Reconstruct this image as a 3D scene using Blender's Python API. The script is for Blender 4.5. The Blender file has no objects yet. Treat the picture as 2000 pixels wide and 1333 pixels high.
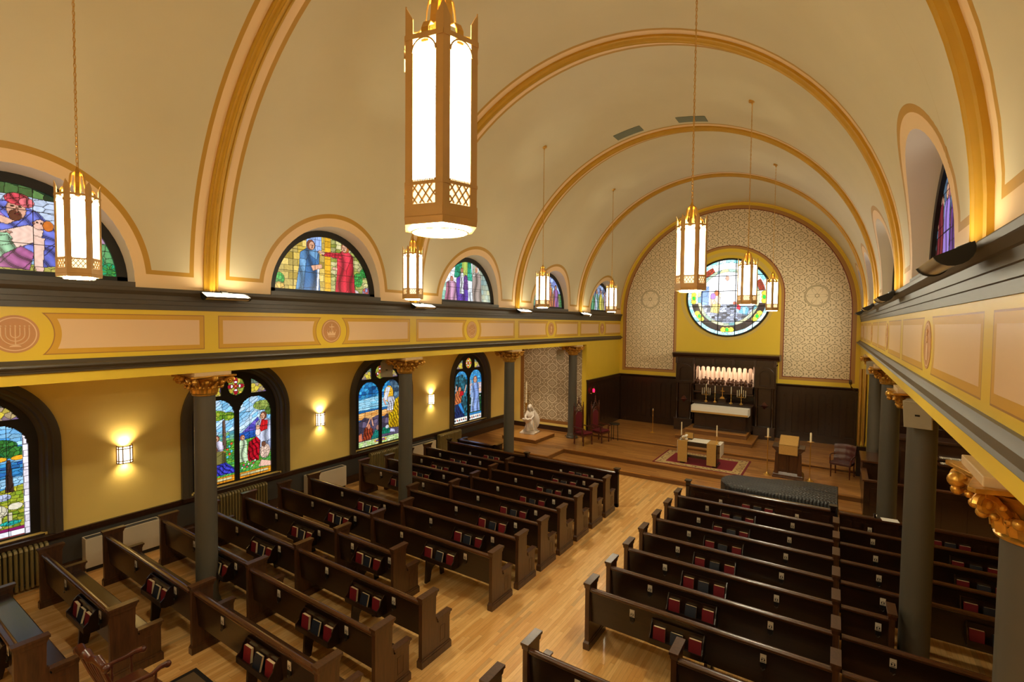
import bpy, bmesh, math, random
import numpy as np
from mathutils import Vector, Matrix
random.seed(7)
PI = math.pi
C = bpy.context.scene.collection
scn = bpy.context.scene

# ------------------------------------------------------------------ layout
XC = -3.838                 # nave axis
W = 4.576                   # half width to the frieze face
CO = 4.83                   # half distance between column rows
WA = 8.18                   # half distance between the aisle walls
BAY = 4.81; YW0 = 1.76; YC0 = 4.165
D = 23.26                   # altar wall
R = 4.56; ZC = 5.47         # vault
XL = XC - W; XR = XC + W
H1, H2, H3 = .15, .30, .40  # platform levels
YB = -5.6                   # back wall

# ------------------------------------------------------------------ node expression helper
class E:
    nt = None
    def __init__(s, v): s.v = v
    @staticmethod
    def op(o, *a):
        n = E.nt.nodes.new('ShaderNodeMath'); n.operation = o
        for i, q in enumerate(a):
            q = q.v if isinstance(q, E) else q
            if isinstance(q, (int, float)): n.inputs[i].default_value = q
            else: E.nt.links.new(q, n.inputs[i])
        return E(n.outputs[0])
    def __add__(s, o): return E.op('ADD', s, o)
    __radd__ = __add__
    def __sub__(s, o): return E.op('SUBTRACT', s, o)
    def __rsub__(s, o): return E.op('SUBTRACT', o, s)
    def __mul__(s, o): return E.op('MULTIPLY', s, o)
    __rmul__ = __mul__
    def __truediv__(s, o): return E.op('DIVIDE', s, o)
    def __lt__(s, o): return E.op('LESS_THAN', s, o)
    def __gt__(s, o): return E.op('GREATER_THAN', s, o)
def eabs(a): return E.op('ABSOLUTE', a)
def emod(a, b): return E.op('FLOORED_MODULO', a, b)
def esqrt(a): return E.op('SQRT', a)
def emin(a, b): return E.op('MINIMUM', a, b)
def emax(a, b): return E.op('MAXIMUM', a, b)
def ecos(a): return E.op('COSINE', a)
def esin(a): return E.op('SINE', a)
def eat2(a, b): return E.op('ARCTAN2', a, b)
def band(a, lo, hi): return (a > lo) * (a < hi)

MATS = {}
def newmat(name):
    m = bpy.data.materials.new(name); m.use_nodes = True
    MATS[name] = m
    nt = m.node_tree; E.nt = nt
    b = nt.nodes['Principled BSDF']
    return m, nt, b
def lin(c): return tuple(((x/255)/12.92 if x/255 <= .04045 else ((x/255+.055)/1.055)**2.4) for x in c)
def rgb(c): return lin(c) + (1,)
def mix(nt, fac, a, b):
    n = nt.nodes.new('ShaderNodeMix'); n.data_type = 'RGBA'
    if isinstance(fac, E): fac = fac.v
    if isinstance(fac, (int, float)): n.inputs[0].default_value = fac
    else: nt.links.new(fac, n.inputs[0])
    for i, q in ((6, a), (7, b)):
        if isinstance(q, tuple): n.inputs[i].default_value = q
        else: nt.links.new(q, n.inputs[i])
    return n.outputs[2]
def coords(nt, kind='Object'):
    t = nt.nodes.new('ShaderNodeTexCoord'); s = nt.nodes.new('ShaderNodeSeparateXYZ')
    nt.links.new(t.outputs[kind], s.inputs[0])
    return E(s.outputs[0]), E(s.outputs[1]), E(s.outputs[2]), t.outputs[kind]
def noise(nt, vec, scale=(1, 1, 1), s=5, detail=4, rough=.5):
    mp = nt.nodes.new('ShaderNodeMapping'); nt.links.new(vec, mp.inputs[0]); mp.inputs['Scale'].default_value = scale
    n = nt.nodes.new('ShaderNodeTexNoise'); nt.links.new(mp.outputs[0], n.inputs[0])
    n.inputs['Scale'].default_value = s; n.inputs['Detail'].default_value = detail; n.inputs['Roughness'].default_value = rough
    return E(n.outputs[0])
def bump(nt, b, h, dist=.01, strength=.5):
    n = nt.nodes.new('ShaderNodeBump'); n.inputs['Distance'].default_value = dist; n.inputs['Strength'].default_value = strength
    nt.links.new(h.v, n.inputs['Height']); nt.links.new(n.outputs[0], b.inputs['Normal'])
def plain(name, c, rough=.6, metal=0, var=.12, nscale=6, bmp=0, spec=.5, coat=0):
    m, nt, b = newmat(name)
    x, y, z, v = coords(nt)
    n = noise(nt, v, s=nscale)
    c0 = rgb(c); lo = tuple(q*(1-var) for q in c0[:3])+(1,); hi = tuple(min(1, q*(1+var)) for q in c0[:3])+(1,)
    nt.links.new(mix(nt, n, lo, hi), b.inputs['Base Color'])
    b.inputs['Roughness'].default_value = rough; b.inputs['Metallic'].default_value = metal
    b.inputs['Specular IOR Level'].default_value = spec
    b.inputs['Coat Weight'].default_value = coat; b.inputs['Coat Roughness'].default_value = .15
    if bmp: bump(nt, b, n, bmp, .6)
    return m
def wood(name, c1, c2, scale=(1, 12, 12), rough=.3, s=3, coat=.3, spec=.5):
    m, nt, b = newmat(name)
    x, y, z, v = coords(nt)
    n = noise(nt, v, scale, s, 6, .6); n2 = noise(nt, v, (1, 1, 1), 1.3, 2)
    c = mix(nt, emin(emax((n-.3)*2.2, 0), 1), rgb(c1), rgb(c2))
    c = mix(nt, n2*.35, c, rgb(c1))
    nt.links.new(c, b.inputs['Base Color']); b.inputs['Roughness'].default_value = rough
    b.inputs['Coat Weight'].default_value = coat; b.inputs['Coat Roughness'].default_value = .25
    b.inputs['Specular IOR Level'].default_value = spec
    return m
def emis(name, c, st, sampling=None):
    m = bpy.data.materials.new(name); m.use_nodes = True; MATS[name] = m
    nt = m.node_tree; nt.nodes.clear()
    o = nt.nodes.new('ShaderNodeOutputMaterial'); e = nt.nodes.new('ShaderNodeEmission')
    e.inputs[0].default_value = rgb(c); e.inputs[1].default_value = st
    nt.links.new(e.outputs[0], o.inputs[0])
    if sampling: m.cycles.emission_sampling = sampling
    return m

# ------------------------------------------------------------------ materials
YEL = (228, 192, 50); YEL2 = (240, 210, 116)
m_cream = plain('cream_paint', (232, 200, 150), .6, nscale=2, var=.04)
m_reveal = plain('white_reveal_paint', (225, 210, 190), .5, nscale=2, var=.04)
m_yel = plain('yellow_paint', YEL, .55, nscale=2, var=.05)
m_yelwall = plain('yellow_wall_paint', YEL2, .6, nscale=2, var=.05)
m_grey = plain('dark_grey_paint', (76, 67, 54), .42, nscale=3, var=.12)
m_dado = plain('slate_dado_paint', (62, 60, 56), .5, nscale=3, var=.12)
m_col = plain('column_grey_paint', (82, 77, 66), .5, nscale=3, var=.06)
m_bronze = plain('sconce_bronze', (128, 94, 60), .4, metal=.4)
m_frame = plain('window_frame_paint', (52, 46, 42), .4, nscale=4, var=.15)
m_lead = plain('black_window_bars', (18, 16, 15), .5)
m_gold = plain('gilt_paint', (196, 148, 34), .42, metal=.25, nscale=5, var=.15)
m_gilt = plain('gilded_plaster', (204, 152, 62), .34, metal=.65, nscale=18, var=.4, bmp=.01)
m_giltcream = plain('cream_abacus', (205, 175, 130), .5)
m_brass = plain('brass', (218, 172, 86), .3, metal=.85, nscale=8, var=.1)
m_lampframe = plain('antique_gold_metal', (206, 166, 104), .4, metal=.25, nscale=8, var=.12)
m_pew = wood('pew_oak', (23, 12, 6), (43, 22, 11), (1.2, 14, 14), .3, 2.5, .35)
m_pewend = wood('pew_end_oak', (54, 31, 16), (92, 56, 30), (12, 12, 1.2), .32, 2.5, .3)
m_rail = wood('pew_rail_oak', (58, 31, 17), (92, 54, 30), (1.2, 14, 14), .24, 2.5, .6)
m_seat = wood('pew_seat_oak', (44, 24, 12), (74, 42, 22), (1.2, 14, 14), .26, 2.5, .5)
m_pulpit = wood('pulpit_oak', (62, 36, 18), (100, 62, 34), (12, 12, 1.5), .3, 2, .3)
m_walnut = wood('walnut', (34, 19, 10), (60, 34, 18), (12, 12, 1.5), .26, 2, .3)
m_walnutx = wood('walnut_horizontal', (38, 21, 11), (66, 37, 20), (1.5, 12, 12), .32, 2, .3)
m_redwood = wood('red_mahogany', (60, 22, 12), (96, 40, 22), (8, 8, 2), .3, 2, .4)
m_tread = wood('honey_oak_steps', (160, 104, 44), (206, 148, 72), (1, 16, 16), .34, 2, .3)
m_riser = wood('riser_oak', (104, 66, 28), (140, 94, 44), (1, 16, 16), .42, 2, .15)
m_red = plain('crimson_cloth', (100, 14, 26), .75, nscale=30, var=.2)
m_redbook = plain('red_book_cloth', (112, 16, 26), .55, nscale=20, var=.1)
m_darkbook = plain('navy_book_cloth', (26, 30, 42), .5, nscale=20, var=.1)
m_pages = plain('book_pages', (222, 202, 158), .8, nscale=40, var=.06)
m_white = plain('white_cloth', (236, 232, 222), .8, nscale=20, var=.03)
m_card = plain('printed_card', (206, 194, 172), .7, nscale=60, var=.15)
m_black = plain('black_metal', (18, 17, 16), .4, nscale=10, var=.2)
m_leather = plain('oxblood_leather', (74, 34, 30), .28, nscale=12, var=.15, coat=.3)
m_heater = plain('cream_enamel', (206, 192, 164), .35, nscale=3, var=.04)
m_rad = plain('bronze_radiator_paint', (134, 118, 72), .4, metal=.3, nscale=5, var=.12)
m_stone = plain('pale_marble', (214, 202, 186), .5, nscale=10, var=.1)
m_speaker = plain('beige_speaker_paint', (176, 164, 138), .5, nscale=5, var=.04)
m_silver = plain('brushed_aluminium', (190, 182, 168), .25, metal=.9)
m_chrome = plain('polished_chrome', (220, 220, 220), .08, metal=1)
m_candle = plain('candle_wax', (238, 224, 188), .5, nscale=4, var=.03)
m_tan = plain('tan_brocade', (190, 148, 76), .7, nscale=45, var=.25)
m_paper = plain('white_paper', (240, 238, 230), .7)
m_lamp = emis('lamp_glass_lit', (255, 245, 212), 6.5)
m_lattice = emis('lamp_lattice_glass_lit', (255, 224, 168), .55)
m_lampbot = emis('lamp_diffuser_lit', (255, 244, 210), 92.0)
m_tube = emis('flood_tube_lit', (255, 245, 214), 9.0)
m_bulb = emis('lamp_uplight_lit', (255, 240, 200), 26.0)
m_sconce = emis('sconce_glass_lit', (255, 232, 186), 1.6)
m_sanct = emis('red_sanctuary_glow', (255, 10, 40), 3.0)

def floor_mat(name='oak_strip_floor', swap=False, A=(220, 162, 88), B=(246, 202, 130), G=(194, 130, 60)):
    m, nt, b = newmat(name)
    x, y, z, v = coords(nt)
    if swap: x, y = y, x
    bw = .062
    col = E.op('FLOOR', x/bw)
    wn = nt.nodes.new('ShaderNodeTexWhiteNoise'); wn.noise_dimensions = '1D'; nt.links.new(col.v, wn.inputs['W'])
    yy = y/1.1 + E(wn.outputs[0])*7.0
    row = E.op('FLOOR', yy)
    wn2 = nt.nodes.new('ShaderNodeTexWhiteNoise'); wn2.noise_dimensions = '1D'; nt.links.new((col*13.37+row*3.1).v, wn2.inputs['W'])
    r = E(wn2.outputs[0])
    g = noise(nt, v, (1.1, 14, 1) if swap else (14, 1.1, 1), 3, 6, .65)
    c = mix(nt, r, rgb(A), rgb(B))
    c = mix(nt, emin(emax((g-.45)*1.6, 0), 1), c, rgb(G))
    dark = (r > .93)
    c = mix(nt, dark*.4, c, rgb((140, 84, 38)))
    fx = eabs(emod(x/bw, 1)-.5); fy = eabs(emod(yy, 1)-.5)
    seam = emax(fx > .478, fy > .4985)
    c = mix(nt, seam*.45, c, rgb((80, 44, 18)))
    nt.links.new(c, b.inputs['Base Color']); b.inputs['Roughness'].default_value = .3
    b.inputs['Coat Weight'].default_value = .25; b.inputs['Coat Roughness'].default_value = .18
    bump(nt, b, seam*-1, .002, .3)
    return m
m_floor = floor_mat()
m_stage = floor_mat('oak_stage_boards', True, (152, 98, 44), (208, 152, 80), (132, 82, 34))

def vault_mat():
    m, nt, b = newmat('painted_vault_plaster')
    x, y, z, v = coords(nt)
    dy = eabs(emod(y-(YW0-.02)+BAY/2, BAY)-BAY/2)
    dc = BAY/2-dy
    rho = esqrt(dy*dy+(z-5.47)*(z-5.47))
    n = noise(nt, v, s=.8, detail=3)
    field = mix(nt, n, rgb((206, 192, 154)), rgb((220, 206, 168)))
    cream = rgb((240, 204, 152)); gold = rgb((190, 142, 48))
    # inside of the outlined field?
    isfield = (dc > .32)*(rho > 1.56)*(z > 5.665)
    isline = (dc > .255)*(rho > 1.48)*(z > 5.60)
    c = mix(nt, isline, cream, gold); c = mix(nt, isfield, c, field)
    nt.links.new(c, b.inputs['Base Color']); b.inputs['Roughness'].default_value = .42
    b.inputs['Specular IOR Level'].default_value = .35
    n2 = noise(nt, v, s=1.5, detail=2)
    bump(nt, b, n2, .03, .25)
    return m
m_vault = vault_mat()

def frieze_mat():
    m, nt, b = newmat('frieze_panels_paint')
    x, y, z, v = coords(nt)
    sd = emod(y-YW0+BAY/2, BAY)-BAY/2
    dy = eabs(sd); zz = z-4.725
    rho = esqrt(dy*dy+zz*zz)
    az = eabs(zz); dc = BAY/2-dy
    outer = (az < .262)*(dc > .125)*(rho > .385)
    inner = (az < .198)*(dc > .19)*(rho > .455)
    edge = (az < .275)*(dc > .112)*(rho > .372)
    c = mix(nt, edge, rgb(YEL), rgb((170, 118, 52)))
    c = mix(nt, outer, c, rgb((212, 160, 44)))
    c = mix(nt, inner, c, rgb((230, 192, 146)))
    nt.links.new(c, b.inputs['Base Color']); b.inputs['Roughness'].default_value = .38
    return m
m_frieze = frieze_mat()

def damask(nt, x, z, inv=False):
    # interlaced rings of strapwork with sprigs, staggered
    PX, PZ = .80, .672
    masks = []
    for ox, oz in ((0, 0), (PX/2, PZ/2)):
        u = emod(x-ox+PX/2, PX)-PX/2; w = emod(z-oz+PZ/2, PZ)-PZ/2
        u = u/1.22; rr = esqrt(u*u+w*w); a = eat2(w, u)
        rad = .172+ecos(a*4)*.016
        ring = eabs(rr-rad) < (.017 if inv else .014)
        dash = (eabs(ecos(a*4)) > .25) if not inv else (rr > -1)
        masks.append(ring*dash)
        petals = band(rr, .045, .105)*(ecos(a*8) > .45)
        masks.append(petals)
        dot = rr < .018
        masks.append(dot)
        # links between rings
        hook = band(rr, .21, .236)*(ecos(a*4+PI+.55) > .86)
        masks.append(hook)
    for ox, oz in ((PX/2, 0), (0, PZ/2)):
        u = emod(x-ox+PX/2, PX)-PX/2; w = emod(z-oz+PZ/2, PZ)-PZ/2
        rr = esqrt(u*u+w*w); a = eat2(w, u)
        masks.append(band(rr, .035, .10)*(ecos(a*4) > .45))
    k = masks[0]
    for q in masks[1:]: k = emax(k, q)
    return k
def altarwall_mat():
    m, nt, b = newmat('altar_wall_paint')
    x, y, z, v = coords(nt)
    xx = eabs(x-XC)
    rt = esqrt(xx*xx+(z-ZC)*(z-ZC)); up = z > ZC
    rti = esqrt(xx*xx+(z-6.14)*(z-6.14)); upi = z > 6.14
    dout = emax((xx > 10)*1, up*(rt-4.29)+(1-up)*(xx-4.29))   # <0 inside
    dout = up*(rt-4.29)+(1-up)*(xx-4.29)
    din = upi*(rti-2.13)+(1-upi)*(xx-2.13)                    # >0 outside the inner arch
    inpan = (dout < 0)*(din > 0)*(z > 2.9)
    inred = (dout < .03)*(din > -.03)*(z > 2.87)
    inbrd = (dout < .16)*(din > -.13)*(z > 2.76)
    k = damask(nt, x-XC+.2, z)
    k = k*((1-(esqrt((xx-3.19)*(xx-3.19)+(z-6.08)*(z-6.08)) < .43)))
    wr = esqrt((xx-3.19)*(xx-3.19)+(z-6.08)*(z-6.08)); wa = eat2(z-6.08, xx-3.19)
    wheel = emax(emax(band(wr, .36, .385), band(wr, .40, .425)), emax(band(wr, .05, .075), (eabs(wr-.2-ecos(wa*6)*.13) < .012)))
    k = emax(k, wheel)
    yel = rgb(YEL)
    c = mix(nt, inbrd, yel, rgb((178, 128, 62)))
    c = mix(nt, inred, c, rgb((120, 36, 20)))
    c = mix(nt, inpan, c, rgb((228, 206, 168)))
    c = mix(nt, inpan*k, c, rgb((150, 130, 92)))
    ring = (rti < 1.86)*(rti > 1.72)
    c = mix(nt, ring, c, rgb((214, 184, 92)))
    nt.links.new(c, b.inputs['Base Color']); b.inputs['Roughness'].default_value = .55
    return m
m_altarwall = altarwall_mat()
def endwall_mat():
    m, nt, b = newmat('baptistery_damask_paint')
    x, y, z, v = coords(nt)
    pan = (x > -11.42)*(x < -8.2)*(z > .74); brd = (x > -11.6)*(z > .60)
    k = damask(nt, x*1.0, z*1.0, True)
    c = mix(nt, brd, rgb(YEL2), rgb((150, 100, 44)))
    c = mix(nt, pan, c, rgb((164, 142, 108)))
    c = mix(nt, pan*k, c, rgb((224, 208, 176)))
    nt.links.new(c, b.inputs['Base Color']); b.inputs['Roughness'].default_value = .6
    return m
m_endwall = endwall_mat()
def rug_mat(name, w, d, field, bord, fig, edge, bw):
    m, nt, b = newmat(name)
    x, y, z, v = coords(nt)
    ex = w/2-eabs(x); ey = d/2-eabs(y); e = emin(ex, ey)
    n = noise(nt, v, s=14, detail=2)
    c = mix(nt, e < bw, rgb(field), rgb(bord))
    c = mix(nt, (e < bw*.85)*(e > bw*.25)*(n > .56), c, rgb(fig))
    c = mix(nt, e < .06, c, rgb(edge))
    nt.links.new(c, b.inputs['Base Color']); b.inputs['Roughness'].default_value = .9
    return m
m_rug = rug_mat('crimson_rug_wool', 2.72, 2.0, (134, 28, 44), (196, 168, 112), (120, 84, 60), (118, 26, 36), .34)
m_rug2 = rug_mat('patterned_rug_wool', 1.9, 1.3, (122, 96, 64), (104, 84, 58), (70, 34, 28), (26, 22, 22), .9)
def quilt_mat():
    m, nt, b = newmat('quilted_black_cover')
    x, y, z, v = coords(nt)
    h = eabs(esin(x*46+esin(y*30)*.8))*eabs(esin(y*46))
    b.inputs['Base Color'].default_value = rgb((30, 32, 34)); b.inputs['Roughness'].default_value = .42
    b.inputs['Specular IOR Level'].default_value = .6
    bump(nt, b, h, .012, .8)
    return m
m_quilt = quilt_mat()
def keys_mat():
    m, nt, b = newmat('organ_keyboard')
    x, y, z, v = coords(nt)
    k = emod(x/.0235, 1)
    c = mix(nt, k > .92, rgb((232, 226, 208)), rgb((30, 24, 18)))
    c = mix(nt, (emod(x/.0235+.5, 1) < .5)*(y > .0)*(emod(x/.1645, 1) > .2), c, rgb((16, 14, 12)))
    nt.links.new(c, b.inputs['Base Color']); b.inputs['Roughness'].default_value = .3
    return m
m_keys = keys_mat()
def curtain_mat():
    m, nt, b = newmat('pleated_satin')
    x, y, z, v = coords(nt)
    n = noise(nt, v, (30, 1, .3), 3, 2)
    nt.links.new(mix(nt, n, rgb((226, 200, 180)), rgb((244, 224, 206))), b.inputs['Base Color'])
    b.inputs['Roughness'].default_value = .4; b.inputs['Sheen Weight'].default_value = .3
    return m
m_curtain = curtain_mat()
def glass_mat(name, st):
    m = bpy.data.materials.new(name); m.use_nodes = True; nt = m.node_tree; nt.nodes.clear()
    o = nt.nodes.new('ShaderNodeOutputMaterial'); e = nt.nodes.new('ShaderNodeEmission'); a = nt.nodes.new('ShaderNodeAttribute')
    a.attribute_name = 'glass'; nt.links.new(a.outputs[0], e.inputs[0]); e.inputs[1].default_value = st
    g = nt.nodes.new('ShaderNodeBsdfGlossy'); g.inputs['Roughness'].default_value = .2; g.inputs['Color'].default_value = (.06, .06, .06, 1)
    s = nt.nodes.new('ShaderNodeAddShader'); nt.links.new(e.outputs[0], s.inputs[0]); nt.links.new(g.outputs[0], s.inputs[1])
    nt.links.new(s.outputs[0], o.inputs[0]); m.cycles.emission_sampling = 'NONE'
    return m
m_glass = glass_mat('stained_glass', .30)
m_glasshi = glass_mat('stained_glass_altar', .55)

# ------------------------------------------------------------------ mesh builder
class MB:
    def __init__(s): s.v = []; s.f = []
    def add(s, vs, fs):
        o = len(s.v); s.v += [tuple(p) for p in vs]; s.f += [tuple(i+o for i in f) for f in fs]; return s
    def box(s, x0, x1, y0, y1, z0, z1):
        return s.add([(x0,y0,z0),(x1,y0,z0),(x1,y1,z0),(x0,y1,z0),(x0,y0,z1),(x1,y0,z1),(x1,y1,z1),(x0,y1,z1)],
                     [(0,3,2,1),(4,5,6,7),(0,1,5,4),(1,2,6,5),(2,3,7,6),(3,0,4,7)])
    def taper(s, c, z0, z1, a0, b0, a1, b1):
        x, y = c
        return s.add([(x-a0,y-b0,z0),(x+a0,y-b0,z0),(x+a0,y+b0,z0),(x-a0,y+b0,z0),(x-a1,y-b1,z1),(x+a1,y-b1,z1),(x+a1,y+b1,z1),(x-a1,y+b1,z1)],
                     [(0,3,2,1),(4,5,6,7),(0,1,5,4),(1,2,6,5),(2,3,7,6),(3,0,4,7)])
    def prism(s, pts, ax, a, b):
        # pts 2D polygon in the two other axes, extruded along ax from a to b
        def P(p, t):
            return {'x': (t, p[0], p[1]), 'y': (p[0], t, p[1]), 'z': (p[0], p[1], t)}[ax]
        n = len(pts)
        return s.add([P(p, a) for p in pts]+[P(p, b) for p in pts], [tuple(range(n))[::-1], tuple(range(n, 2*n))]+[(i, (i+1) % n, n+(i+1) % n, n+i) for i in range(n)])
    def lathe(s, prof, c=(0, 0, 0), n=20, a0=0, sx=1, sy=1):
        o = []; m = len(prof)
        for r, z in prof:
            for i in range(n):
                a = a0+2*PI*i/n; o.append((c[0]+r*math.cos(a)*sx, c[1]+r*math.sin(a)*sy, c[2]+z))
        f = [(j*n+i, j*n+(i+1) % n, (j+1)*n+(i+1) % n, (j+1)*n+i) for j in range(m-1) for i in range(n)]
        f.append(tuple(range(n))[::-1]); f.append(tuple((m-1)*n+i for i in range(n)))
        return s.add(o, f)
    def tube(s, path, r, n=8, closed=False):
        path = [Vector(p) for p in path]; m = len(path); rr = r if isinstance(r, (list, tuple)) else [r]*m
        vs = []; up = Vector((0, 0, 1)); prev = None
        for i, p in enumerate(path):
            t = (path[(i+1) % m]-path[i-1]) if closed else (path[min(i+1, m-1)]-path[max(i-1, 0)])
            t.normalize()
            if prev is None:
                a = t.cross(up)
                if a.length < 1e-3: a = t.cross(Vector((1, 0, 0)))
            else:
                a = prev-t*prev.dot(t)
                if a.length < 1e-4: a = t.cross(up)
            a.normalize(); prev = a; b = t.cross(a)
            for k in range(n):
                q = 2*PI*k/n; vs.append(p+a*math.cos(q)*rr[i]+b*math.sin(q)*rr[i])
        f = []
        for i in range(m if closed else m-1):
            j = (i+1) % m
            f += [(i*n+k, i*n+(k+1) % n, j*n+(k+1) % n, j*n+k) for k in range(n)]
        if not closed: f += [tuple(range(n))[::-1], tuple((m-1)*n+k for k in range(n))]
        return s.add(vs, f)
    def bar(s, p0, p1, w, h=None, up=(0, 0, 1)):
        p0 = Vector(p0); p1 = Vector(p1); h = w if h is None else h
        t = (p1-p0).normalized(); a = t.cross(Vector(up))
        if a.length < 1e-4: a = t.cross(Vector((1, 0, 0)))
        a.normalize(); b = a.cross(t)
        vs = [p+a*i*w/2+b*j*h/2 for p in (p0, p1) for i, j in ((-1, -1), (1, -1), (1, 1), (-1, 1))]
        return s.add(vs, [(0,3,2,1),(4,5,6,7),(0,1,5,4),(1,2,6,5),(2,3,7,6),(3,0,4,7)])
    def ball(s, c, r, n=10, sc=(1, 1, 1)):
        prof = [(max(1e-4, math.sin(PI*i/n)), -math.cos(PI*i/n)) for i in range(n+1)]
        o = len(s.v); s.lathe([(p[0]*r, p[1]*r*sc[2]) for p in prof], c, max(8, n+2), 0, sc[0], sc[1]); return s
    def xform(s, M):
        s.v = [tuple(M @ Vector(p)) for p in s.v]; return s
    def build(s, name, mat, parent=None, smooth=False, bevel=0, loc=None):
        me = bpy.data.meshes.new(name); me.from_pydata(s.v, [], s.f)
        bm = bmesh.new(); bm.from_mesh(me); bmesh.ops.recalc_face_normals(bm, faces=bm.faces[:]); bm.to_mesh(me); bm.free()
        me.materials.append(mat); me.update()
        o = bpy.data.objects.new(name, me); C.objects.link(o)
        if smooth:
            me.polygons.foreach_set('use_smooth', [True]*len(me.polygons))
            try: me.set_sharp_from_angle(angle=math.radians(38))
            except Exception: pass
        if parent is not None: o.parent = parent
        if loc: o.location = loc
        if bevel:
            b = o.modifiers.new('bevel', 'BEVEL'); b.width = bevel; b.segments = 2; b.limit_method = 'ANGLE'; b.harden_normals = False
        return o
def thing(name, label, cat, loc=(0, 0, 0), rz=0, group=None):
    o = bpy.data.objects.new(name, None); C.objects.link(o); o.location = loc; o.rotation_euler = (0, 0, rz)
    o.empty_display_size = .1
    return tag(o, label, cat, group)
def tag(o, label, cat, group=None, kind=None):
    o['label'] = label; o['category'] = cat
    if group: o['group'] = group
    if kind: o['kind'] = kind
    return o
def struct(o): o['kind'] = 'structure'; return o
def kids(o): return [c for c in o.children]
def copy_tree(o, parent=None, depth=0):
    ch = kids(o); c = o.copy(); C.objects.link(c); c.parent = parent
    for q in ch: copy_tree(q, c)
    return c
def arc(cx, cz, r, a0, a1, n, sx=1): return [(cx+sx*r*math.cos(a0+(a1-a0)*i/n), cz+r*math.sin(a0+(a1-a0)*i/n)) for i in range(n+1)]
# ================================================================== SETTING
# ---- nave floor, platforms
struct(MB().box(XC-WA, XC+WA, YB, D, -.12, 0).build('floor', m_floor))
def platform(name, x0, x1, y0, y1, z0, z1, nose=.03):
    b = MB().box(x0, x1, y0, y1, z0, z1-.03)
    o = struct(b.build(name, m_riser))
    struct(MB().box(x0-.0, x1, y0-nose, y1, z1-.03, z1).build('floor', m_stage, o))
    return o
platform('floor', -8.12, .72, 15.86, 16.75, 0, H1)
platform('floor', XC-WA, XC+WA, 16.75, D, 0, H2)
platform('floor', XC-WA, -8.12, 15.46, 16.75, 0, H2)
platform('floor', XL+.02, XR-.02, 19.36, D, H2, H3)

# ---- aisle walls with arched window openings (left), plain (right)
WC = [YW0-.02+BAY*k+(-.16 if k == 0 else 0) for k in range(4)]
WC = [1.74, 6.59, 11.39, 16.2]
def wall_with_arches(name, x, th, centers, hw, zb, zs, y0, y1, zt, mat):
    """wall in the plane x (inner face), thickness outward, arched openings"""
    b = MB(); sgn = -1 if x < XC else 1
    ys = [y0]
    for c in centers:
        ys += [c-hw*math.cos(PI*i/24) for i in range(25)]
    ys.append(y1)
    def top(y):
        for c in centers:
            if abs(y-c) <= hw+1e-6: return zs+math.sqrt(max(0, hw*hw-(y-c)**2))
        return None
    for a, c2 in zip(ys[:-1], ys[1:]):
        mid = (a+c2)/2
        inside = any(abs(mid-c) < hw for c in centers)
        if not inside:
            b.add([(x, a, 0), (x, c2, 0), (x, c2, zt), (x, a, zt)], [(0, 1, 2, 3)])
        else:
            ta, tb = top(a) or zs, top(c2) or zs
            b.add([(x, a, 0), (x, c2, 0), (x, c2, zb), (x, a, zb)], [(0, 1, 2, 3)])
            b.add([(x, a, ta), (x, c2, tb), (x, c2, zt), (x, a, zt)], [(0, 1, 2, 3)])
            xo = x+sgn*th
            b.add([(x, a, ta), (x, c2, tb), (xo, c2, tb), (xo, a, ta)], [(0, 1, 2, 3)])
            b.add([(x, a, zb), (x, c2, zb), (xo, c2, zb), (xo, a, zb)], [(0, 1, 2, 3)])
    for c in centers:
        for s in (-1, 1):
            y = c+s*hw; xo = x+sgn*th
            b.add([(x, y, zb), (xo, y, zb), (xo, y, zs), (x, y, zs)], [(0, 1, 2, 3)])
    return struct(b.build(name, mat))
WL = XC-WA
wall_with_arches('wall_left', WL, .3, WC, 1.16, .93, 2.60, YB, D, 4.2, m_yelwall)
struct(MB().box(XC+WA, XC+WA+.2, YB, D, 0, 4.2).build('wall_right', m_yelwall))
struct(MB().box(XC-WA, XC+WA, YB-.2, YB, 0, 10.2).build('wall_back', m_yelwall))
# dado, chair rail, baseboard on the left wall
struct(MB().box(WL, WL+.02, YB, 19.4, .2, .8).build('trim_1', m_dado))
struct(MB().box(WL, WL+.06, YB, 19.4, .79, .87).box(WL, WL+.035, YB, 19.4, .74, .79).build('trim_2', m_walnutx))
struct(MB().box(WL, WL+.035, YB, 19.4, 0, .24).box(WL, WL+.045, YB, 19.4, 0, .05).build('baseboard_left', m_walnutx))
struct(MB().box(WL, WL+.04, 15.5, 19.4, H2, H2+.22).box(WL, -8.5, 19.36, 19.4, H2, H2+.2).build('baseboard_left', m_walnutx))
# baptistery end wall + pier + chancel side wall
struct(MB().box(WL, XL-.02, 19.4, 19.6, 0, 4.2).build('wall_front', m_endwall))
struct(MB().box(-8.62, XL-.012, 19.38, D, 0, 4.07).build('wall_front', m_yel))
struct(MB().box(XR+.012, XR+.2, 19.7, D, 0, 4.07).build('wall_front', m_yel))
struct(MB().box(XR+.2, XC+WA, 19.6, 19.8, 0, 4.2).build('wall_front', m_yelwall))
# aisle ceilings
for s in (-1, 1):
    a, b_ = XC+s*(W+.3), XC+s*WA
    struct(MB().box(min(a, b_), max(a, b_), YB, D, 4.15, 4.3).build('ceiling', m_yelwall))

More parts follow.
